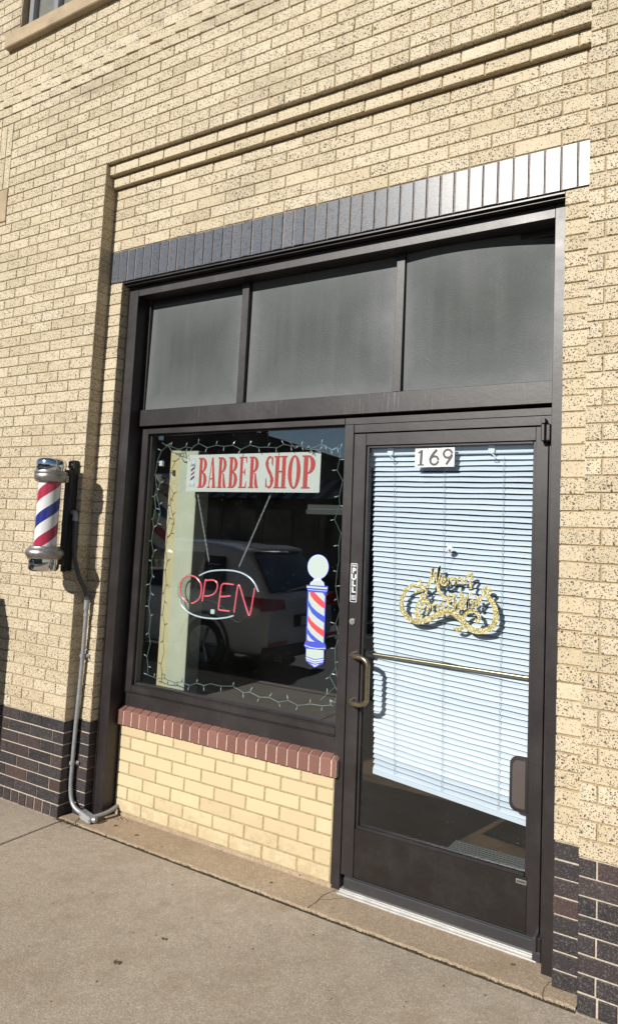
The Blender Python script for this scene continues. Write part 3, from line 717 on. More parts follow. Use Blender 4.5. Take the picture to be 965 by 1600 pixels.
# ------------------------------------------------------------------ OPEN neon sign
op = empty('neon_open_sign'); tag(op, 'red and white glass tube sign reading OPEN hanging on two chains in the window', 'sign')
OY = .262
def cp(x, y, Y=OY): p = at(270 + x / 3.574, 770 + y / 3.574, Y); return (p.x, Y, p.z)
def glow(name, col, e):
    m, t, b = new(name); b.inputs['Base Color'].default_value = (*col, 1); b.inputs['Roughness'].default_value = .25
    b.inputs['Emission Color'].default_value = (*col, 1); b.inputs['Emission Strength'].default_value = e; return m
NR = glow('red_neon_tube', (.85, .13, .16), .30); NW = glow('white_neon_tube', (.66, .72, .78), .08)
tr = MB()
def nt_(mb, P, n=6, closed=False, r=.0048): mb.tube(curve_pts([cp(*q) for q in P], n, closed), r, 8, closed=closed)
nt_(tr, [(82, 612), (55, 585), (42, 540), (52, 490), (85, 464), (125, 470), (155, 505), (160, 550), (148, 590), (118, 614), (104, 616)])
nt_(tr, [(165, 606), (172, 560), (182, 492), (186, 488)]); nt_(tr, [(184, 490), (225, 488), (247, 503), (248, 535), (232, 562), (205, 575), (178, 577)])
nt_(tr, [(340, 513), (310, 509), (284, 508), (272, 520), (266, 560), (256, 640), (262, 654), (290, 658), (318, 661)]); nt_(tr, [(268, 580), (295, 579), (322, 576)])
nt_(tr, [(342, 668), (350, 610), (362, 530), (370, 516), (380, 540), (400, 610), (420, 672), (428, 684), (436, 660), (448, 590), (458, 530)])
tr.build('letter_tubes', NR, op)
tw = MB(); nt_(tw, [(148, 463), (200, 440), (280, 432), (360, 440), (420, 467), (456, 505), (478, 553)]); nt_(tw, [(40, 590), (50, 628), (90, 668), (150, 693), (230, 703), (300, 697), (340, 686)])
tw.build('border_tubes', NW, op)
bk = MB(); P = []
for k in range(40):
    an = k * 2 * math.pi / 40; P.append(cp(268 + 245 * math.cos(an), 572 + 152 * math.sin(an) + 25 * math.cos(an), OY + .022))
bk.slab(P, (0, .003, 0)); bk.build('clear_backing', GLASSC, op)
bc = MB()
bc.tube(curve_pts([cp(x, y, OY + .03) for x, y in ((110, 600), (200, 600), (280, 640), (350, 720), (400, 700), (440, 640))], 6), .003, 6)
bc.tube([cp(105, 560, OY + .02), cp(170, 520, OY + .02)], .004, 6); bc.tube([cp(200, 395, OY + .012), cp(265, 400, OY + .012)], .0015, 6)
b0 = Vector(cp(222, 665, OY + .016)); bc.box(b0.x - .013, b0.x + .016, OY + .012, OY + .02, b0.z - .012, b0.z + .014, 1)
for x_, y_ in ((70, 600), (165, 605), (265, 655), (340, 665), (200, 398), (372, 415)):
    q = Vector(cp(x_, y_)); bc.tube([q, q + Vector((0, .024, 0))], .004, 8)
bc.build('wiring', [INK, WHITE], op)
CHAINM = simple('bright_zinc', (.62, .62, .6), .45, .25)
def chain(p, q, parent):
    p, q = Vector(p), Vector(q); n = int((q - p).length / .0135); d = (q - p) / n; mbc = MB()
    u = d.normalized(); s1 = u.cross(Vector((0, 1, 0))).normalized(); s2 = Vector((0, 1, 0))
    for i in range(n):
        c0 = p + d * (i + .5); w_ = s1 if i % 2 else s2
        mbc.tube([c0 + u * .0088 * math.cos(k * math.pi / 4) + w_ * .0036 * math.sin(k * math.pi / 4) for k in range(8)], .0013, 5, closed=True)
    return mbc.build('chain', CHAINM, parent)
chain(cp(138, 0), cp(203, 385), op); chain(cp(548, 5), cp(370, 412), op)

# ------------------------------------------------------------------ barber pole decal on the glass
DY = .1845
def dp(x, y): p = at(460 + x / 8.42, 860 + y / 8.42, DY); return (p.x, p.z)
dm = MB(); dl = [0]
def dpoly(P, m):
    dl[0] += 1; y = DY - .00012 * dl[0]; dm.add([(p[0], y, p[1]) for p in (dp(*q) for q in P)], [tuple(range(len(P)))], m)
def dell(cx, cy, rx, ry, m): dpoly([(cx + rx * math.cos(k * math.pi / 20), cy + ry * math.sin(k * math.pi / 20)) for k in range(40)], m)
B_, R_, W0, O_ = 0, 1, 2, 3
dell(310, 216, 141, 164, B_); dell(309, 216, 135, 158, O_); dell(308, 217, 127, 149, W0)
dpoly([(250, 372), (352, 372), (350, 392), (385, 425), (395, 478), (198, 478), (208, 425), (250, 392)], O_); dpoly([(262, 396), (338, 396), (372, 430), (384, 474), (210, 474), (222, 430)], W0)
dpoly([(158, 452), (440, 470), (440, 500), (432, 545), (410, 560), (178, 535), (165, 510), (158, 490)], B_); dpoly([(162, 466), (430, 486), (430, 512), (162, 490)], W0); dpoly([(176, 512), (424, 532), (424, 538), (176, 518)], O_)
dpoly([(172, 535), (415, 555), (392, 1225), (150, 1200)], B_); dpoly([(188, 545), (402, 560), (380, 1215), (165, 1190)], W0)
dpoly([(200, 546), (262, 550), (330, 620), (402, 690), (400, 772), (330, 725), (260, 660), (215, 600)], R_); dpoly([(370, 558), (402, 560), (402, 606)], B_)
dpoly([(185, 655), (225, 735), (290, 800), (395, 870), (393, 955), (300, 890), (230, 825), (183, 735)], B_)
dpoly([(179, 850), (220, 920), (290, 985), (388, 1055), (385, 1142), (300, 1080), (225, 1010), (176, 930)], R_)
dpoly([(173, 1022), (215, 1090), (290, 1160), (372, 1215), (270, 1203), (215, 1160), (170, 1096)], B_); dpoly([(167, 1165), (190, 1192), (165, 1190)], R_)
dpoly([(148, 1190), (400, 1222), (414, 1262), (410, 1305), (385, 1318), (150, 1290), (132, 1262), (132, 1225)], B_); dpoly([(134, 1240), (200, 1268), (300, 1285), (412, 1282), (412, 1290), (300, 1294), (200, 1278), (134, 1250)], O_)
dpoly([(150, 1286), (392, 1312), (388, 1462), (378, 1490), (300, 1530), (262, 1540), (200, 1500), (150, 1450)], B_); dpoly([(158, 1292), (384, 1314), (384, 1412), (270, 1432), (154, 1392)], W0)
dpoly([(150, 1402), (268, 1444), (386, 1424), (384, 1440), (268, 1462), (152, 1420)], O_); dpoly([(156, 1428), (268, 1474), (380, 1448), (376, 1470), (268, 1492), (165, 1450)], W0)
dpoly([(200, 1484), (268, 1504), (330, 1494), (300, 1512), (262, 1518)], O_); dpoly([(232, 1512), (264, 1522), (300, 1515), (264, 1532)], O_)
tag(dm.build('window_decal', [DBLUE, DRED, DWH, DOUT]), 'flat blue red and white barber pole sticker with round globe on the window glass', 'sticker')

# ------------------------------------------------------------------ string lights
sg = empty('string_lights'); tag(sg, 'green wire of small clear bulbs strung round the inside edge of the window', 'string lights')
WIRE = simple('green_wire', (.13, .18, .15), .55); BULB = simple('clear_bulb', (.55, .57, .56), .2)
GYW = .208
paths = [
 [(253, 692), (262, 700), (247, 712), (244, 735), (243, 770), (241, 800), (238, 830), (239, 870), (236, 905), (233, 940), (235, 980), (231, 1020), (230, 1045), (234, 1058), (245, 1060)],
 [(258, 696), (275, 700), (300, 698), (316, 694), (330, 699), (350, 695), (372, 700), (395, 697), (418, 700), (440, 697), (455, 695), (470, 700), (490, 698), (505, 697), (521, 700), (531, 703)],
 [(531, 703), (528, 730), (533, 752), (529, 790), (524, 812), (531, 840), (527, 870), (529, 893), (522, 915), (529, 940), (526, 975), (528, 1000), (522, 1035), (528, 1060), (524, 1098)],
 [(245, 1060), (262, 1063), (290, 1068), (318, 1070), (345, 1070), (375, 1078), (400, 1086), (425, 1093), (450, 1097), (475, 1102), (498, 1101), (520, 1104)]]
paths += [[(452, 690), (461, 704), (472, 694), (480, 709), (489, 696), (500, 707), (508, 693), (519, 708), (528, 696)],
 [(243, 742), (250, 760), (244, 782), (252, 800), (240, 826)], [(500, 1094), (512, 1088), (522, 1072), (516, 1060), (524, 1044)], [(262, 694), (270, 710), (286, 706), (292, 716)]]
wm = MB(); bulbs = []
for P in paths:
    W3 = [at(u, v, GYW) for u, v in P]
    pts = curve_pts(W3, 5); Z = []
    L_ = 0
    for i in range(len(pts) - 1):
        a0, b0 = pts[i], pts[i + 1]; Z.append(a0)
    # zig-zag kinks where each bulb leaves the wire
    out_ = [pts[0]]; acc = 0; sgn = 1; last = pts[0]
    for i in range(1, len(pts)):
        acc += (pts[i] - pts[i - 1]).length
        if acc > .052 + random.uniform(-.01, .012):
            d = (pts[i] - last).normalized(); nrm = d.cross(Vector((0, 1, 0)))
            q = pts[i] + nrm * sgn * random.uniform(.004, .011); out_.append(q)
            dirn = (nrm * sgn + d * random.uniform(-.6, .6) + Vector((0, random.uniform(-.3, .3), 0))).normalized(); bulbs.append((q, dirn)); sgn = -sgn; acc = 0; last = pts[i]
    out_.append(pts[-1]); wm.tube(out_, .0017, 6); wm.tube([p + Vector((random.uniform(-.002, .002), .0035, random.uniform(-.002, .002))) for p in out_], .0015, 6)
wm.build('wire', WIRE, sg)
bm_ = MB()
bm_.tube([(0, 0, 0), (0, 0, .012)], .0028, 8, 0); bm_.tube([(0, 0, .012), (0, 0, .022), (0, 0, .029)], [.0026, .0024, .0006], 8, 1)
random.shuffle(bulbs)
me = None
for i, (q, d) in enumerate(bulbs[:98]):
    if me is None:
        o = bm_.build('bulb', [WIRE, BULB], sg); me = o.data
    else:
        o = bpy.data.objects.new('bulb', me); C.objects.link(o); o.parent = sg
    o.location = q; o.rotation_mode = 'QUATERNION'; o.rotation_quaternion = d.to_track_quat('Z', 'Y')
pg = MB(); q = at(251, 724, GYW); pg.box(q.x - .012, q.x + .012, GYW, GYW + .02, q.z - .016, q.z + .016); pg.build('plug', WHITE, sg)

# ------------------------------------------------------------------ gold glitter MERRY CHRISTMAS cut-out
m, t, b = new('gold_glitter'); co = coords(t)
v = N(t, 'ShaderNodeTexVoronoi'); v.inputs['Scale'].default_value = 260; L(t, co, v.inputs['Vector'])
rs = N(t, 'ShaderNodeSeparateColor'); L(t, v.outputs['Color'], rs.inputs[0])
L(t, ramp(t, rs.outputs[0], [(0, (.16, .13, .03)), (.55, (.50, .42, .15)), (.85, (.85, .8, .5)), (1, (1, .98, .8))]).outputs[0], b.inputs['Base Color'])
b.inputs['Metallic'].default_value = .3; b.inputs['Roughness'].default_value = .4; bump(t, b, rs.outputs[1], .002); GOLD = m
XY = .160
mc = MB()
def xp(x, y): p = at(600 + x / 4.825, 840 + y / 4.825, XY); return (p.x, XY + random.uniform(-.0006, .0006), p.z)
def xt(P, r, n=6):
    pts = curve_pts([xp(*q) for q in P], n); N_ = len(pts)
    rr = [r] * N_ if not isinstance(r, tuple) else [r[0] + (r[1] - r[0]) * math.sin(math.pi * i / (N_ - 1)) for i in range(N_)]
    xt.k = getattr(xt, 'k', 0) + 1; y0 = XY - .0001 * xt.k; vs_ = []; fs = []
    for i, p in enumerate(pts):
        tt = pts[min(i + 1, N_ - 1)] - pts[max(i - 1, 0)]; tt.y = 0
        tt = tt.normalized() if tt.length > 1e-6 else Vector((1, 0, 0)); nn = Vector((-tt.z, 0, tt.x)); w_ = rr[i] * 1.5 + .0006
        a0, b0 = p + nn * w_, p - nn * w_
        vs_ += [(a0.x, y0, a0.z), (b0.x, y0, b0.z), (b0.x, y0 + .0035, b0.z), (a0.x, y0 + .0035, a0.z)]
    for i in range(N_ - 1):
        for k in range(4): fs.append((i * 4 + k, i * 4 + (k + 1) % 4, i * 4 + 4 + (k + 1) % 4, i * 4 + 4 + k))
    fs += [(0, 1, 2, 3), (N_ * 4 - 1, N_ * 4 - 2, N_ * 4 - 3, N_ * 4 - 4)]
    mc.add(vs_, fs, 0)
xt([(268, 318), (262, 345), (285, 362), (300, 380), (282, 395), (240, 408), (236, 420)], .0042)
xt([(300, 385), (260, 358), (215, 360), (165, 392), (135, 445), (128, 510), (148, 570), (200, 618), (262, 634), (330, 615), (400, 582), (460, 560), (515, 566), (560, 600), (610, 655), (660, 695), (725, 706), (790, 690), (830, 640), (838, 570), (820, 500), (782, 452), (748, 415), (752, 388), (780, 384), (797, 408), (782, 428)], (.0040, .0085))
xt([(523, 675), (545, 692), (575, 690), (592, 655), (592, 605), (625, 565), (668, 550), (702, 575), (716, 606), (700, 628), (680, 622)], .0048)
xt([(318, 378), (345, 330), (366, 232), (372, 300), (382, 345), (400, 290), (416, 218), (408, 300), (404, 370), (420, 420), (460, 455), (500, 480)], .0042)          # M and its tail
xt([(432, 335), (455, 322), (448, 298), (430, 312), (432, 348), (458, 356), (480, 335)], .0034)                   # e
xt([(480, 300), (492, 356), (496, 318), (520, 306)], .0034); xt([(528, 300), (540, 352), (546, 314), (568, 302)], .0034)   # r r
xt([(578, 296), (590, 335), (612, 330), (625, 290), (655, 266)], .0034); xt([(655, 266), (660, 300), (650, 345), (648, 388)], .0036)   # y
xt([(292, 420), (270, 470), (240, 545), (252, 600), (282, 590)], .0042)            # C
xt([(318, 390), (296, 480), (258, 590)], .0036); xt([(292, 505), (320, 470), (330, 500), (316, 575)], .0034)   # h
xt([(345, 500), (352, 560), (362, 510), (388, 500)], .0032); xt([(402, 500), (404, 556)], .0036); xt([(400, 474), (402, 482)], .0040)  # r i
xt([(450, 490), (426, 505), (448, 528), (426, 555)], .0032); xt([(484, 420), (478, 500), (486, 552)], .0036); xt([(462, 470), (510, 462)], .003)   # s t
xt([(520, 550), (522, 490), (540, 500), (542, 545), (556, 492), (572, 500), (574, 545)], .0032)                    # m
xt([(622, 480), (596, 490), (598, 535), (622, 525), (624, 484), (630, 535)], .0032)                                   # a
xt([(672, 470), (650, 484), (672, 505), (650, 530)], .0032); xt([(690, 470), (700, 520), (725, 450)], .0034)       # s
xt([(520, 420), (530, 470), (545, 430)], .003); xt([(585, 420), (600, 470), (640, 430), (660, 420)], .0032); xt([(575, 400), (578, 460), (582, 545)], .0034); xt([(690, 440), (720, 470), (760, 400)], .0034)
orn = mc.build('christmas_ornament', GOLD); tag(orn, 'gold glitter Merry Christmas script cut-out hanging on the door glass', 'ornament')
su = MB(); s0 = Vector(xp(480, 88))
cyl_y(su, s0.x, s0.z, .1775, .173, .016, .004); cyl_y(su, s0.x, s0.z, .173, .160, .004)
su.tube([(s0.x, XY, s0.z), xp(430, 215)], .0006, 4); su.tube([(s0.x, XY, s0.z), xp(372, 240)], .0006, 4)
so2 = su.build('suction_cup', simple('clear_pvc', (.55, .58, .6), .2), orn)

# ------------------------------------------------------------------ barber pole on the wall
bp = empty('barber_pole'); AX = at(80, 800, -.27); ax = -.140; ay = -.27
tag(bp, 'wall mounted chrome barber pole with slanted red, white and blue stripes on the left pier', 'barber pole')
zt = lambda u, v: at(u, v, ay).z
zc1, zu0, zu1, zl1, zl0, zb = zt(83, 716) , zt(82, 737), zt(82, 753), zt(75, 855), zt(74, 873), zt(71, 893)
def part(prof, name, mat, n=44): o = MB().lathe([(r, z) for r, z in prof], (ax, ay, 0), n); return o.build(name, mat, bp, auto=50)
part([(.0, zc1), (.060, zc1 - .001), (.074, zc1 - .007), (.0825, zc1 - .020), (.084, zu0 + .004), (.080, zu0)], 'top_cap', CHROME)
zm = (zu0 + zu1) / 2
part([(.078, zu0 + .002), (.090, zu0), (.0925, zu0 - .010), (.088, zu0 - .018), (.0905, zu0 - .024), (.0905, zm - .01), (.086, zu1 + .012), (.083, zu1 + .004), (.079, zu1), (.05, zu1)], 'upper_collar', STEEL)
part([(.07, zl1 + .006), (.084, zl1 + .003), (.088, zl1 - .008), (.097, zl1 - .014), (.105, zl1 - .026), (.106, zl1 - .042), (.100, zl0 + .016), (.094, zl0 + .010), (.092, zl0), (.07, zl0)], 'lower_collar', STEEL)
part([(.083, zl0 + .001), (.0845, zl0 - .02), (.083, zb + .016), (.074, zb + .004), (.060, zb), (.0, zb)], 'bottom_cap', CHROME)
gt = MB().lathe([(.0715, zl1), (.0715, zu1)], (ax, ay, 0), 44); gt.build('glass_tube', glass_mat('pole_glass', (.97, .97, .97), .9, .15), bp)
# striped cylinder, stripes as true helices
cy_ = MB(); nA, nZ = 120, 90; rC = .0625; vs_ = []; 
for k in range(nZ + 1):
    for i in range(nA): a0 = 2 * math.pi * i / nA; vs_.append((ax + rC * math.cos(a0), ay + rC * math.sin(a0), zl1 + (zu1 - zl1) * k / nZ))
cy_.v = vs_; cy_.a = [(.5,) * 3] * len(vs_)
pitch = .29
for k in range(nZ):
    for i in range(nA):
        j = (i + 1) % nA; cy_.f.append([k * nA + i, k * nA + j, (k + 1) * nA + j, (k + 1) * nA + i]); cy_.sm.append(True); cy_.m.append(0)
o = cy_.build('striped_cylinder', PWHITE, bp)
m, t, b = new('pole_stripes'); co = coords(t); sp = N(t, 'ShaderNodeSeparateXYZ'); L(t, co, sp.inputs[0])
ang = mth(t, 'ARCTAN2', mth(t, 'SUBTRACT', sp.outputs[1], ay), mth(t, 'SUBTRACT', sp.outputs[0], ax))
ph_ = mth(t, 'SUBTRACT', mth(t, 'DIVIDE', sp.outputs[2], pitch), mth(t, 'DIVIDE', ang, 2 * math.pi))
ph_ = mth(t, 'FRACT', mth(t, 'ADD', ph_, 10.0 + .5))
r_ = ramp(t, ph_, [(0, (.40, .03, .07)), (.24, (.70, .71, .72)), (.5, (.022, .03, .22)), (.74, (.70, .71, .72))]); r_.color_ramp.interpolation = 'CONSTANT'
L(t, r_.outputs[0], b.inputs['Base Color']); b.inputs['Roughness'].default_value = .3; PHN = ph_
o.data.materials[0] = m; STRIPE_OFFSET = ph_.node.inputs[0]
br = MB()
bx0, bx1 = ax - .022, ax + .024
br.box(bx0, bx1, -.128, -.091, zb + .0, zc1 + .005, 0, c=.003)
br.box(bx0 - .001, bx1 + .001, -.150, -.1285, zb + .035, zc1 - .055, 0, c=.003)
br.build('wall_bracket', BLACK, bp)
ar = MB(); ar.box(ax - .018, ax + .018, -.20, -.1505, zu1 + .004, zu0 - .012, c=.004); ar.build('support_arm', STEEL, bp); ar = MB(); ar.box(ax - .018, ax + .018, -.19, -.1505, zl0 + .01, zl1 - .012, c=.004); ar.build('support_arm', STEEL, bp)
for z_ in (zc1 - .022, zb + .020):
    tb = MB(); tb.box(bx0 - .002, bx1 + .002, -.1325, -.1285, z_ - .024, z_ + .022, 0, c=.004); cyl_y(tb, ax + .002, z_, -.1325, -.139, .008); tb.build('mounting_tab', CHROME if z_ > 1.8 else BLACK, bp)
rb = MB(); rb.lathe([(0, .016), (.012, .011), (.016, 0), (.012, -.011), (0, -.016)], (ax - .032, -.125, (zl0 + zu1) / 2 - .02), 12); rb.build('rusty_bolt', RUST, bp)

# ------------------------------------------------------------------ conduit feeding the pole
cdt = empty('electrical_conduit'); tag(cdt, 'grey metal conduit running down the wall corner from the barber pole to the ground', 'conduit')
ex = ax + .03; fz = 1.735
fx = MB()
fp = curve_pts([(ex + .022, -.115, fz - .02), (ex + .028, -.115, 1.62), (ex + .034, -.11, 1.50), (ex + .058, -.085, 1.38), (-.032, -.045, 1.29), (-.030, -.032, 1.235)], 10)
n_ = len(fp); fx.tube(fp, [.0125 + .0012 * (i % 2) for i in range(n_)], 12); fx.build('flexible_pipe', FLEX, cdt)
el = MB(); el.tube(curve_pts([(ex - .006, -.115, fz + .022), (ex + .010, -.115, fz + .020), (ex + .021, -.115, fz + .008), (ex + .022, -.115, fz - .022)], 4), .0145, 12); el.tube([(ex + .022, -.115, fz - .006), (ex + .022, -.115, fz - .03)], .017, 12); el.build('elbow_fitting', GALV, cdt)
CX, CY = -.048, -.024
rp = MB()
rp.tube(curve_pts([(-.030, -.032, 1.24), (-.031, -.031, 1.20), (-.035, -.028, 1.0), (-.045, CY, .75), (-.055, CY, .5), (-.060, CY, .28), (-.060, CY, .17), (-.045, -.026, .10), (-.010, -.028, .058), (.045, -.028, .040), (.075, -.028, .036)], 6), .0125, 14)
rp.build('rigid_pipe', GALV, cdt)
rp = MB(); rp.tube(curve_pts([(.135, -.02, .034), (.15, .03, .036), (.158, .09, .042), (.150, .146, .050)], 6), .0125, 14); rp.build('rigid_pipe', GALV, cdt)
cf = MB(); cf.tube([(-.030, -.032, 1.245), (-.0305, -.032, 1.185)], .0165, 14); cf.tube([(-.029, -.033, 1.262), (-.030, -.032, 1.243)], .0185, 6, 1); cf.tube([(-.031, -.031, 1.163), (-.0315, -.031, 1.148)], .0165, 6); cf.build('coupling', [GALV, FLEX], cdt)
for (x_, z_) in ((-.0385, .915), (-.0600, .297)):
    cl = MB(); cl.tube([(x_, CY - .003, z_ - .010), (x_, CY - .003, z_ + .010)], .0165, 12); cl.box(x_ + .012, x_ + .036, -.012, -.002, z_ - .010, z_ + .010); cyl_y(cl, x_ + .026, z_, -.012, -.018, .005); cl.build('pipe_clamp', GALV, cdt)
jb = MB(); A = Vector((.068, -.036, .041)); Bv = Vector((.140, -.030, .027))
jb.slab([(.064, -.05, .062), (.056, -.05, .045), (.062, -.05, .022), (.074, -.05, .016), (.140, -.05, .006), (.150, -.05, .012), (.150, -.05, .036), (.140, -.05, .046)], (0, .034, 0), 0)
jb.slab([(.072, -.053, .056), (.064, -.053, .044), (.068, -.053, .026), (.078, -.053, .021), (.136, -.053, .011), (.144, -.053, .018), (.144, -.053, .034), (.136, -.053, .042)], (0, .004, 0), 1)
cyl_y(jb, .070, .042, -.053, -.056, .0035, n=8, m=0); cyl_y(jb, .139, .026, -.053, -.056, .0035, n=8, m=0)
jb.tube([(.150, -.03, .026), (.168, -.024, .028)], .0165, 12); jb.tube([(.050, -.028, .040), (.062, -.03, .038)], .0165, 12)
jb.build('junction_box', [GALV, simple('box_cover_grey', (.45, .46, .47), .4, .4)], cdt)
for o_ in [o for o in C.objects if o.parent == cdt and o.name.startswith('junction')]: pass

# ------------------------------------------------------------------ ground
gr = MB()
gr.box(-.030 + .006, 9, -3.3, -.1015, -.15, 0, c=.004); gr.box(-9, -.030 - .006, -3.3, -.1015, -.15, 0, c=.004)
gr.box(-9, XL - .002, -.1005, P0 + .02, -.15, -.0005, c=0); gr.box(XR + .002, 9, -.1005, P0 + .02, -.15, -.0005, c=0)
tag(gr.build('sidewalk', WALK), kind='structure')
def ragged(x0, x1, y0, y1, z0, z1, amp, step=.02):
    mbr = MB(); n = int((x1 - x0) / step); vs_ = []
    for i in range(n + 1):
        x_ = x0 + (x1 - x0) * i / n; e = random.uniform(-amp, amp) * .5 + amp * .6 * math.sin(i * .37) * random.random()
        vs_ += [(x_, y0 + e, z0), (x_, y0 + e + .002, z1 - .004), (x_, y0 + e + .008 + random.uniform(0, .004), z1), (x_, y1, z1)]
    fs = []
    for i in range(n):
        for k in range(3): q = i * 4 + k; fs.append((q, q + 4, q + 5, q + 1))
    mbr.add(vs_, fs, 0); return mbr
ap = ragged(XL + .002, XR - .002, -.082, .24, -.1, .003, .0075, .009)
# hairline cracks in the slab
def crack(P, w_=.0022):
    pts = [(x + random.uniform(-.002, .002), y + random.uniform(-.002, .002)) for x, y in c2(P, 7)]
    n = len(pts); V_ = []
    for i, (x, y) in enumerate(pts):
        a0 = Vector(pts[min(i + 1, n - 1)]) - Vector(pts[max(i - 1, 0)]); a0.normalize(); nn = Vector((-a0.y, a0.x)) * w_ * random.uniform(.3, 1)
        V_ += [(x + nn.x, y + nn.y, .0045), (x - nn.x, y - nn.y, .0045)]
    ap.add(V_, [(2 * i, 2 * i + 2, 2 * i + 3, 2 * i + 1) for i in range(n - 1)], 1)
def gz(u, v):
    d = RC @ Vector(((u - PX) / F, 1, -(v - PY) / F)); q = CAM + d * ((0 - CAM.z) / d.z); return (q.x, q.y)
crack([gz(480, 1420), gz(494, 1410), gz(505, 1400), gz(524, 1392)]); crack([gz(497, 1407), gz(512, 1407), gz(535, 1405), gz(560, 1408)], .0015)
crack([gz(103, 1296), gz(113, 1290), gz(124, 1280), gz(127, 1270)], .003)
crack([gz(846, 1563), gz(850, 1545), gz(866, 1530)], .0012)
tag(ap.build('threshold_slab', [SLAB, JOINT]), kind='structure')
js_ = MB()
js_.box(XL - .1, XR + .05, -.1016, -.075, -.1, -.006, c=0); js_.box(-.040, -.020, -3.3, -.1, -.1, -.005, c=0)
tag(js_.build('joint_filler', JOINT), kind='structure')
# crumbs of soil, moss and grit lying along the joint
dm_ = MB()
def crumb(mb, x, y, z, r):
    pts = [Vector((random.gauss(0, 1), random.gauss(0, 1), random.gauss(0, 1))).normalized() * r * random.uniform(.6, 1.2) for _ in range(6)]
    base = [Vector(v) * r for v in ((1, 0, 0), (0, 1, 0), (-1, 0, 0), (0, -1, 0), (0, 0, .7), (0, 0, -.5))]
    vs_ = [Vector((x, y, z)) + base[i] * random.uniform(.6, 1.3) for i in range(6)]
    mb.add(vs_, [(0, 1, 4), (1, 2, 4), (2, 3, 4), (3, 0, 4), (1, 0, 5), (2, 1, 5), (3, 2, 5), (0, 3, 5)], 0 if random.random() < .75 else 1)
for _ in range(2600): crumb(dm_, random.uniform(XL, XR), -.0915 + random.gauss(0, .006), -.003, random.uniform(.001, .0035))
for _ in range(350):
    crumb(dm_, -.03 + random.gauss(0, .003), random.uniform(-1.5, -.1), -.003, random.uniform(.001, .003))
for _ in range(120): crumb(dm_, random.gauss(.0, .05), random.gauss(-.10, .015), .002, random.uniform(.001, .004))
for _ in range(160): crumb(dm_, random.uniform(-.8, 2.9), random.uniform(-1.6, .13), .002, random.uniform(.0008, .0026))
for _ in range(60): crumb(dm_, random.gauss(.20, .06), random.gauss(.11, .02), .004, random.uniform(.001, .004))
for _ in range(120): crumb(dm_, random.uniform(-.8, XL), -.094 + random.gauss(0, .004), .001, random.uniform(.001, .003))
tag(dm_.build('grit', [JOINT, simple('dry_moss', (.10, .085, .03), .95)]), 'dark grit and moss crumbs along the slab joint', 'grit', kind='stuff')
LEAF = simple('dead_leaf', (.10, .065, .03), .85, nz=.3, nscale=200)
def leaf(u, v, s, rz, label):
    x, y = gz(u, v); mbl = MB(); n = 8; vs_ = []
    for k in range(n + 1):
        a0 = k / n; wd = math.sin(math.pi * a0) * .35 * s * random.uniform(.8, 1.2); h = .002 + .10 * s * math.sin(a0 * 2.4) * random.uniform(.7, 1.3)
        for q in (-1, 0, 1): vs_.append(((a0 - .5) * s, q * wd, h + (abs(q) * .12 * s)))
    mbl.add(vs_, [(k * 3 + j, k * 3 + 3 + j, k * 3 + 4 + j, k * 3 + 1 + j) for k in range(n) for j in (0, 1)], 0, smooth=True)
    o = mbl.build('dead_leaf', LEAF); o.location = (x, y, .003); o.rotation_euler = (0, 0, rz); tag(o, label, 'leaf', 'dead leaves on the pavement')
leaf(180, 1292, .022, .3, 'dead leaf on the threshold slab just right of the conduit box'); leaf(213, 1307, .020, 1.2, 'dead leaf on the threshold slab under the left end of the yellow bricks')
leaf(423, 1381, .016, 2, 'dead leaf on the threshold slab under the right end of the yellow bricks'); leaf(181, 1507, .026, 2.6, 'largest curled dead leaf lying on the open pavement')
leaf(255, 1470, .020, 2.7, 'pale thin dead leaf in the middle of the pavement'); leaf(800, 1510, .018, .5, 'dead leaf on the slab below the right door pivot')

# street behind the camera, seen only in the glass
cur = MB(); cur.box(-40, 40, -3.45, -3.302, -.2, .002, c=.02); tag(cur.build('kerb', WALK), kind='structure')
rd = MB(); rd.box(-60, 60, -13.5, -3.45, -.3, -.14, c=0); tag(rd.build('road', ASPH), kind='structure')
rw = MB(); rw.box(-60, 60, -16.2, -13.5, -.3, 0, c=0); rw.box(-60, -9, -3.3, .3, -.3, -.003, c=0); rw.box(9, 60, -3.3, .3, -.3, -.003, c=0); tag(rw.build('far_sidewalk', WALK), kind='structure')
gd = MB(); gd.box(-400, 400, -400, 400, -.6, -.32, c=0); tag(gd.build('ground', ASPH), kind='structure')
ln = MB()
for k in range(-8, 9): ln.box(k * 5, k * 5 + 2.5, -8.56, -8.44, -.139, -.136, c=0)
tag(ln.build('road_marking', simple('road_paint_yellow', (.6, .42, .06), .8)), kind='structure')

# opposite buildings
OB = simple('brown_stucco', (.10, .075, .06), .9, nz=.2, nscale=2); OG = simple('shop_glass', (.02, .025, .03), .1); OT = simple('dark_trim', (.04, .04, .045), .6); AW1 = simple('awning_dark', (.05, .06, .09), .9); AW2 = simple('awning_pale', (.3, .3, .3), .9)
b1 = empty('shop_building'); tag(b1, 'low brown shop across the street with striped awning, seen in the window reflection', 'building')
q = MB(); q.box(-15.5, -5.2, -26, -16.2, 0, 3.5, c=.02); q.slab([(-15.5, -16.2, 3.5), (-5.2, -16.2, 3.5), (-15.5, -16.2, 6.5)], (0, -.4, 0)); q.build('wall', OB, b1)
for x_ in (-14.6, -11.6, -8.4): 
    q = MB(); q.box(x_, x_ + 2.2, -16.19, -16.12, .7, 2.6); f_ = q.build('window', OT, b1); MB().box(x_ + .08, x_ + 2.12, -16.115, -16.105, .78, 2.52, c=0).build('pane', OG, f_)
q = MB()
for k in range(34):
    x_ = -15 + k * .28; q.slab([(x_, -16.19, 3.5), (x_ + .28, -16.19, 3.5), (x_ + .28, -15.0, 2.85), (x_, -15.0, 2.85)], (0, 0, .03), k % 2)
q.build('awning', [AW1, AW2], b1)
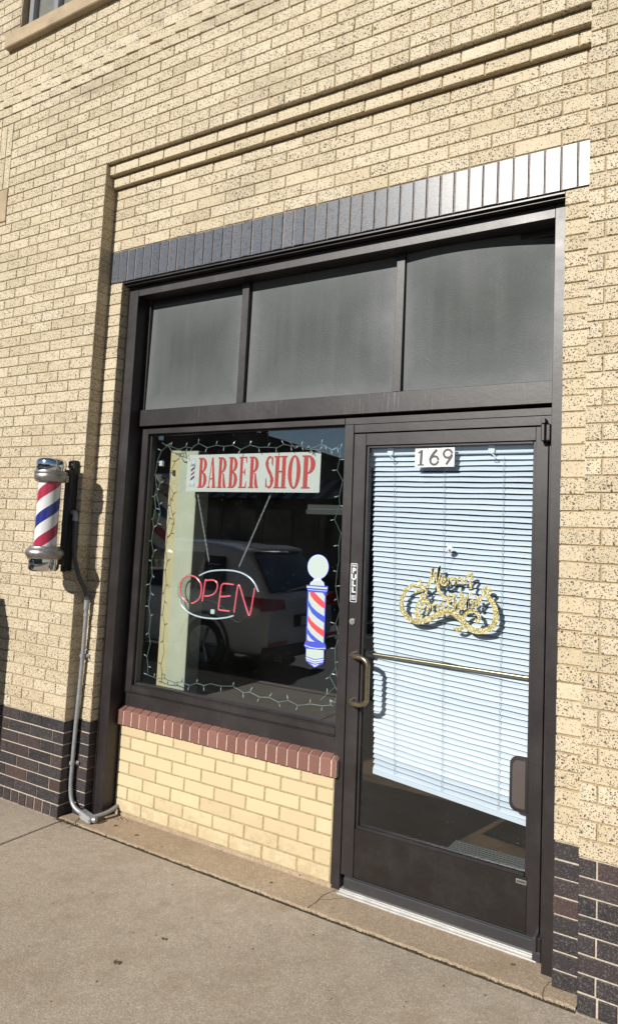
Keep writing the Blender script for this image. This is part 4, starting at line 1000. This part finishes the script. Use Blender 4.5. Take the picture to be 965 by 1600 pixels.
b2 = empty('brick_shop'); tag(b2, 'taller dark flat roofed shop further left across the street', 'building')
q = MB(); q.box(-42, -24, -27, -16.3, 0, 6.6, c=.02); q.build('wall', simple('red_brown_brick', (.12, .06, .045), .9, nz=.25, nscale=3), b2)
for x_ in (-40, -36, -32, -28): q = MB(); q.box(x_, x_ + 2.2, -16.29, -16.2, .7, 2.8); q.build('window', OG, b2); q = MB(); q.box(x_ + .4, x_ + 1.6, -16.29, -16.2, 4.2, 6.0); q.build('window', OG, b2)
b3 = empty('grey_shop'); tag(b3, 'low grey shop across the street facing the barber door', 'building')
q = MB(); q.box(-4.9, 14, -27, -16.3, 0, 3.9, c=.02); q.build('wall', simple('grey_render', (.13, .13, .13), .9, nz=.2, nscale=2), b3)
for x_ in (-3.8, .4, 4.4, 8.4): q = MB(); q.box(x_, x_ + 2.6, -16.29, -16.2, .6, 2.7); q.build('window', OG, b3)
up_ = MB(); up_.tube([(-9.2, -20.0 + 6.0, 0), (-9.2, -14.0, 9.5)], [.14, .10], 12)
upo = up_.build('utility_pole', simple('weathered_wood', (.07, .055, .04), .9)); tag(upo, 'wooden utility pole with crossarms across the street, seen in the window reflection', 'utility pole')
MB().box(-10.3, -8.1, -14.08, -13.96, 8.6, 8.72).build('crossarm', upo.data.materials[0], upo)

# grey suv parked at the kerb, its rear seen in the glass
PAINT = simple('grey_car_paint', (.62, .63, .65), .22, .0, coat=1); CG = simple('car_glass', (.012, .013, .015), .03, spec=.8); TYRE = simple('tyre_rubber', (.015, .015, .015), .85); RIMM = simple('alloy_rim', (.45, .45, .46), .3, .9)
TAIL = simple('tail_light_red', (.35, .008, .012), .12, coat=1); PLAS = simple('black_bumper_plastic', (.02, .02, .022), .6)
car = empty('parked_suv'); tag(car, 'grey suv parked at the kerb, its rear corner mirrored in the shop window', 'car')
GZ = -.14; XRr = -1.78; YN, YF = -3.92, -5.76; YC = (YN + YF) / 2; HW = (YN - YF) / 2
# body as lofted cross sections along x
secs = [  # x, z_low, z_belt, z_top, half width low, belt half, top half
 (XRr + .02, .34, .70, .74, .78, .80, .70), (XRr - .03, .26, 1.00, 1.06, .80, .80, .66), (XRr - .20, .22, 1.05, 1.24, .89, .87, .60), (XRr - .45, .22, 1.04, 1.50, .92, .905, .60), (XRr - .72, .22, 1.04, 1.64, .92, .915, .62), (XRr - 1.15, .22, 1.03, 1.70, .92, .92, .65),
 (XRr - 1.9, .22, 1.01, 1.71, .92, .92, .69), (XRr - 2.6, .22, .99, 1.68, .92, .92, .67), (XRr - 3.1, .22, .98, 1.42, .92, .915, .64), (XRr - 3.5, .22, .98, 1.10, .92, .90, .78), (XRr - 4.2, .24, .90, .96, .90, .87, .72), (XRr - 4.6, .30, .74, .80, .80, .76, .60)]
def ring(s):
    x, zl, zb_, zt_, hl, hb, ht = s; h = []
    for sy in (1, -1):
        side = [(sy * hl * .9, zl), (sy * hl, zl + .12), (sy * (hl + .01), (zl + zb_) / 2), (sy * hb, zb_), (sy * (hb * .45 + ht * .55), zb_ + (zt_ - zb_) * .55), (sy * ht, zt_ - .03), (sy * ht * .8, zt_), (sy * ht * .3, zt_ + .012)]
        h.append(side)
    full = h[0] + h[1][::-1]
    return [(x, YC + y, z + GZ + .0) for y, z in full]
body = MB(); rings = [ring(s) for s in secs]; n = len(rings[0]); vs_ = [p for r__ in rings for p in r__]; fs = []
mats_ = []
for i in range(len(rings) - 1):
    for k in range(n):
        fs.append((i * n + k, i * n + (k + 1) % n, (i + 1) * n + (k + 1) % n, (i + 1) * n + k))
fs += [tuple(range(n)), tuple(range((len(rings) - 1) * n, len(rings) * n))[::-1]]
body.add(vs_, fs, 0, smooth=True)
ob = body.build('body', PAINT, car, auto=35)
sub = ob.modifiers.new('s', 'SUBSURF'); sub.levels = 2; sub.render_levels = 2
def side_glass(x0, x1, x2, x3, z0, z1, name):
    for sy in (1, -1):
        q = MB(); yb, yt = YC + sy * .935, YC + sy * .75
        q.slab([(x0, yb, z0 + GZ), (x1, yb, z0 + GZ), (x2, yt, z1 + GZ), (x3, yt, z1 + GZ)], (0, sy * .012, 0)); q.build(name, CG, car)
side_glass(XRr - .62, XRr - 1.10, XRr - 1.08, XRr - .78, 1.06, 1.50, 'side_window'); side_glass(XRr - 1.17, XRr - 2.0, XRr - 2.0, XRr - 1.15, 1.05, 1.54, 'side_window'); side_glass(XRr - 2.07, XRr - 3.05, XRr - 2.70, XRr - 2.07, 1.04, 1.54, 'side_window')
q = MB(); q.slab([(XRr - .06, YC - .74, 1.07 + GZ), (XRr - .06, YC + .74, 1.07 + GZ), (XRr - .49, YC + .56, 1.56 + GZ), (XRr - .49, YC - .56, 1.56 + GZ)], (.03, 0, .02)); q.build('rear_window', CG, car)
q = MB(); q.slab([(XRr - .42, YC - .55, 1.60 + GZ), (XRr - .42, YC + .55, 1.60 + GZ), (XRr - .68, YC + .54, 1.645 + GZ), (XRr - .68, YC - .54, 1.645 + GZ)], (0, 0, .03)); q.build('spoiler', PAINT, car)
q = MB(); q.tube([(XRr + .0, YC + .45, 1.08 + GZ), (XRr - .06, YC - .1, 1.12 + GZ)], .009, 6); q.build('wiper', PLAS, car)
for sy in (1, -1):
    q = MB(); q.slab([(XRr + .035, YC + sy * .50, .86 + GZ), (XRr + .0, YC + sy * .93, .86 + GZ), (XRr - .06, YC + sy * .95, 1.02 + GZ), (XRr + .01, YC + sy * .50, .98 + GZ)], (-.06, 0, .0)); q.slab([(XRr - .02, YC + sy * .945, .88 + GZ), (XRr - .30, YC + sy * .95, .92 + GZ), (XRr - .34, YC + sy * .94, 1.02 + GZ), (XRr - .05, YC + sy * .945, 1.02 + GZ)], (0, -sy * .05, 0)); q.build('tail_light', TAIL, car)
    q = MB(); q.box(XRr + .03, XRr + .06, YC + sy * .45, YC + sy * .85, .42 + GZ, .47 + GZ); q.build('rear_reflector', TAIL, car)
q = MB(); q.box(XRr - .04, XRr + .055, YC - .26, YC + .26, .62 + GZ, .77 + GZ, 1, c=.006); q.box(XRr + .056, XRr + .06, YC - .17, YC + .15, .635 + GZ, .755 + GZ, 0, c=.001)
q.build('number_plate', [WHITE, PLAS], car)
q = MB(); q.box(XRr - .10, XRr + .075, YC - .84, YC + .84, .24 + GZ, .40 + GZ, 0, c=.03); q.build('rear_bumper', PLAS, car)
for x_ in (XRr - .95, XRr - 3.75):
    for sy in (1, -1):
        q = MB(); yw = YC + sy * .80
        def wl(mb, prof, m): # lathe about y axis
            n_ = 32; V_ = []
            for (r, h) in prof:
                for k in range(n_): an = 2 * math.pi * k / n_; V_.append((x_ + r * math.cos(an), yw + sy * h, .36 + GZ + r * math.sin(an)))
            mb.add(V_, [(i * n_ + k, i * n_ + (k + 1) % n_, (i + 1) * n_ + (k + 1) % n_, (i + 1) * n_ + k) for i in range(len(prof) - 1) for k in range(n_)], m, smooth=True)
        wl(q, [(.24, -.11), (.34, -.11), (.36, -.07), (.36, .09), (.34, .13), (.24, .135)], 0)
        wo = q.build('wheel', TYRE, car)
        q = MB(); wl(q, [(.24, .12), (.225, .10), (.21, .06), (.05, .09), (.04, .115), (0, .118)], 0)
        for k in range(5):
            an = k * 2 * math.pi / 5; dx, dz = math.cos(an), math.sin(an)
            q.tube([(x_ + dx * .03, yw + sy * .115, .36 + GZ + dz * .03), (x_ + dx * .225, yw + sy * .12, .36 + GZ + dz * .225)], .022, 8)
        q.build('rim', RIMM, wo)
        q = MB(); wl(q, [(.43, .128), (.385, .135), (.38, -.10)], 0)
        q.build('wheel_arch', PLAS, car)

# made-up box, unseen at left, added to cast the shadow on the left pier
nb = empty('shadow_casting_box'); tag(nb, 'unseen metal box added left of the shopfront to cast the pier shadow', 'shadow caster')
q = MB(); q.box(-1.28, -.752, -.62, -.24, .28, 1.27, c=.03); q.slab([(-1.27, -.60, 1.265), (-.762, -.60, 1.265), (-.762, -.26, 1.265), (-1.27, -.26, 1.265)], (0, 0, .02)); q.build('cabinet', simple('dark_blue_paint', (.02, .04, .12), .4), nb)
q = MB(); q.box(-1.22, -.80, -.628, -.621, .62, 1.18, c=.003); q.build('door', OG, nb)
q = MB(); q.box(-1.12, -.90, -.55, -.30, 0, .28, c=.01); q.box(-1.2, -.82, -.58, -.28, -.0, .03, c=.005); q.build('pedestal', BLACK, nb)
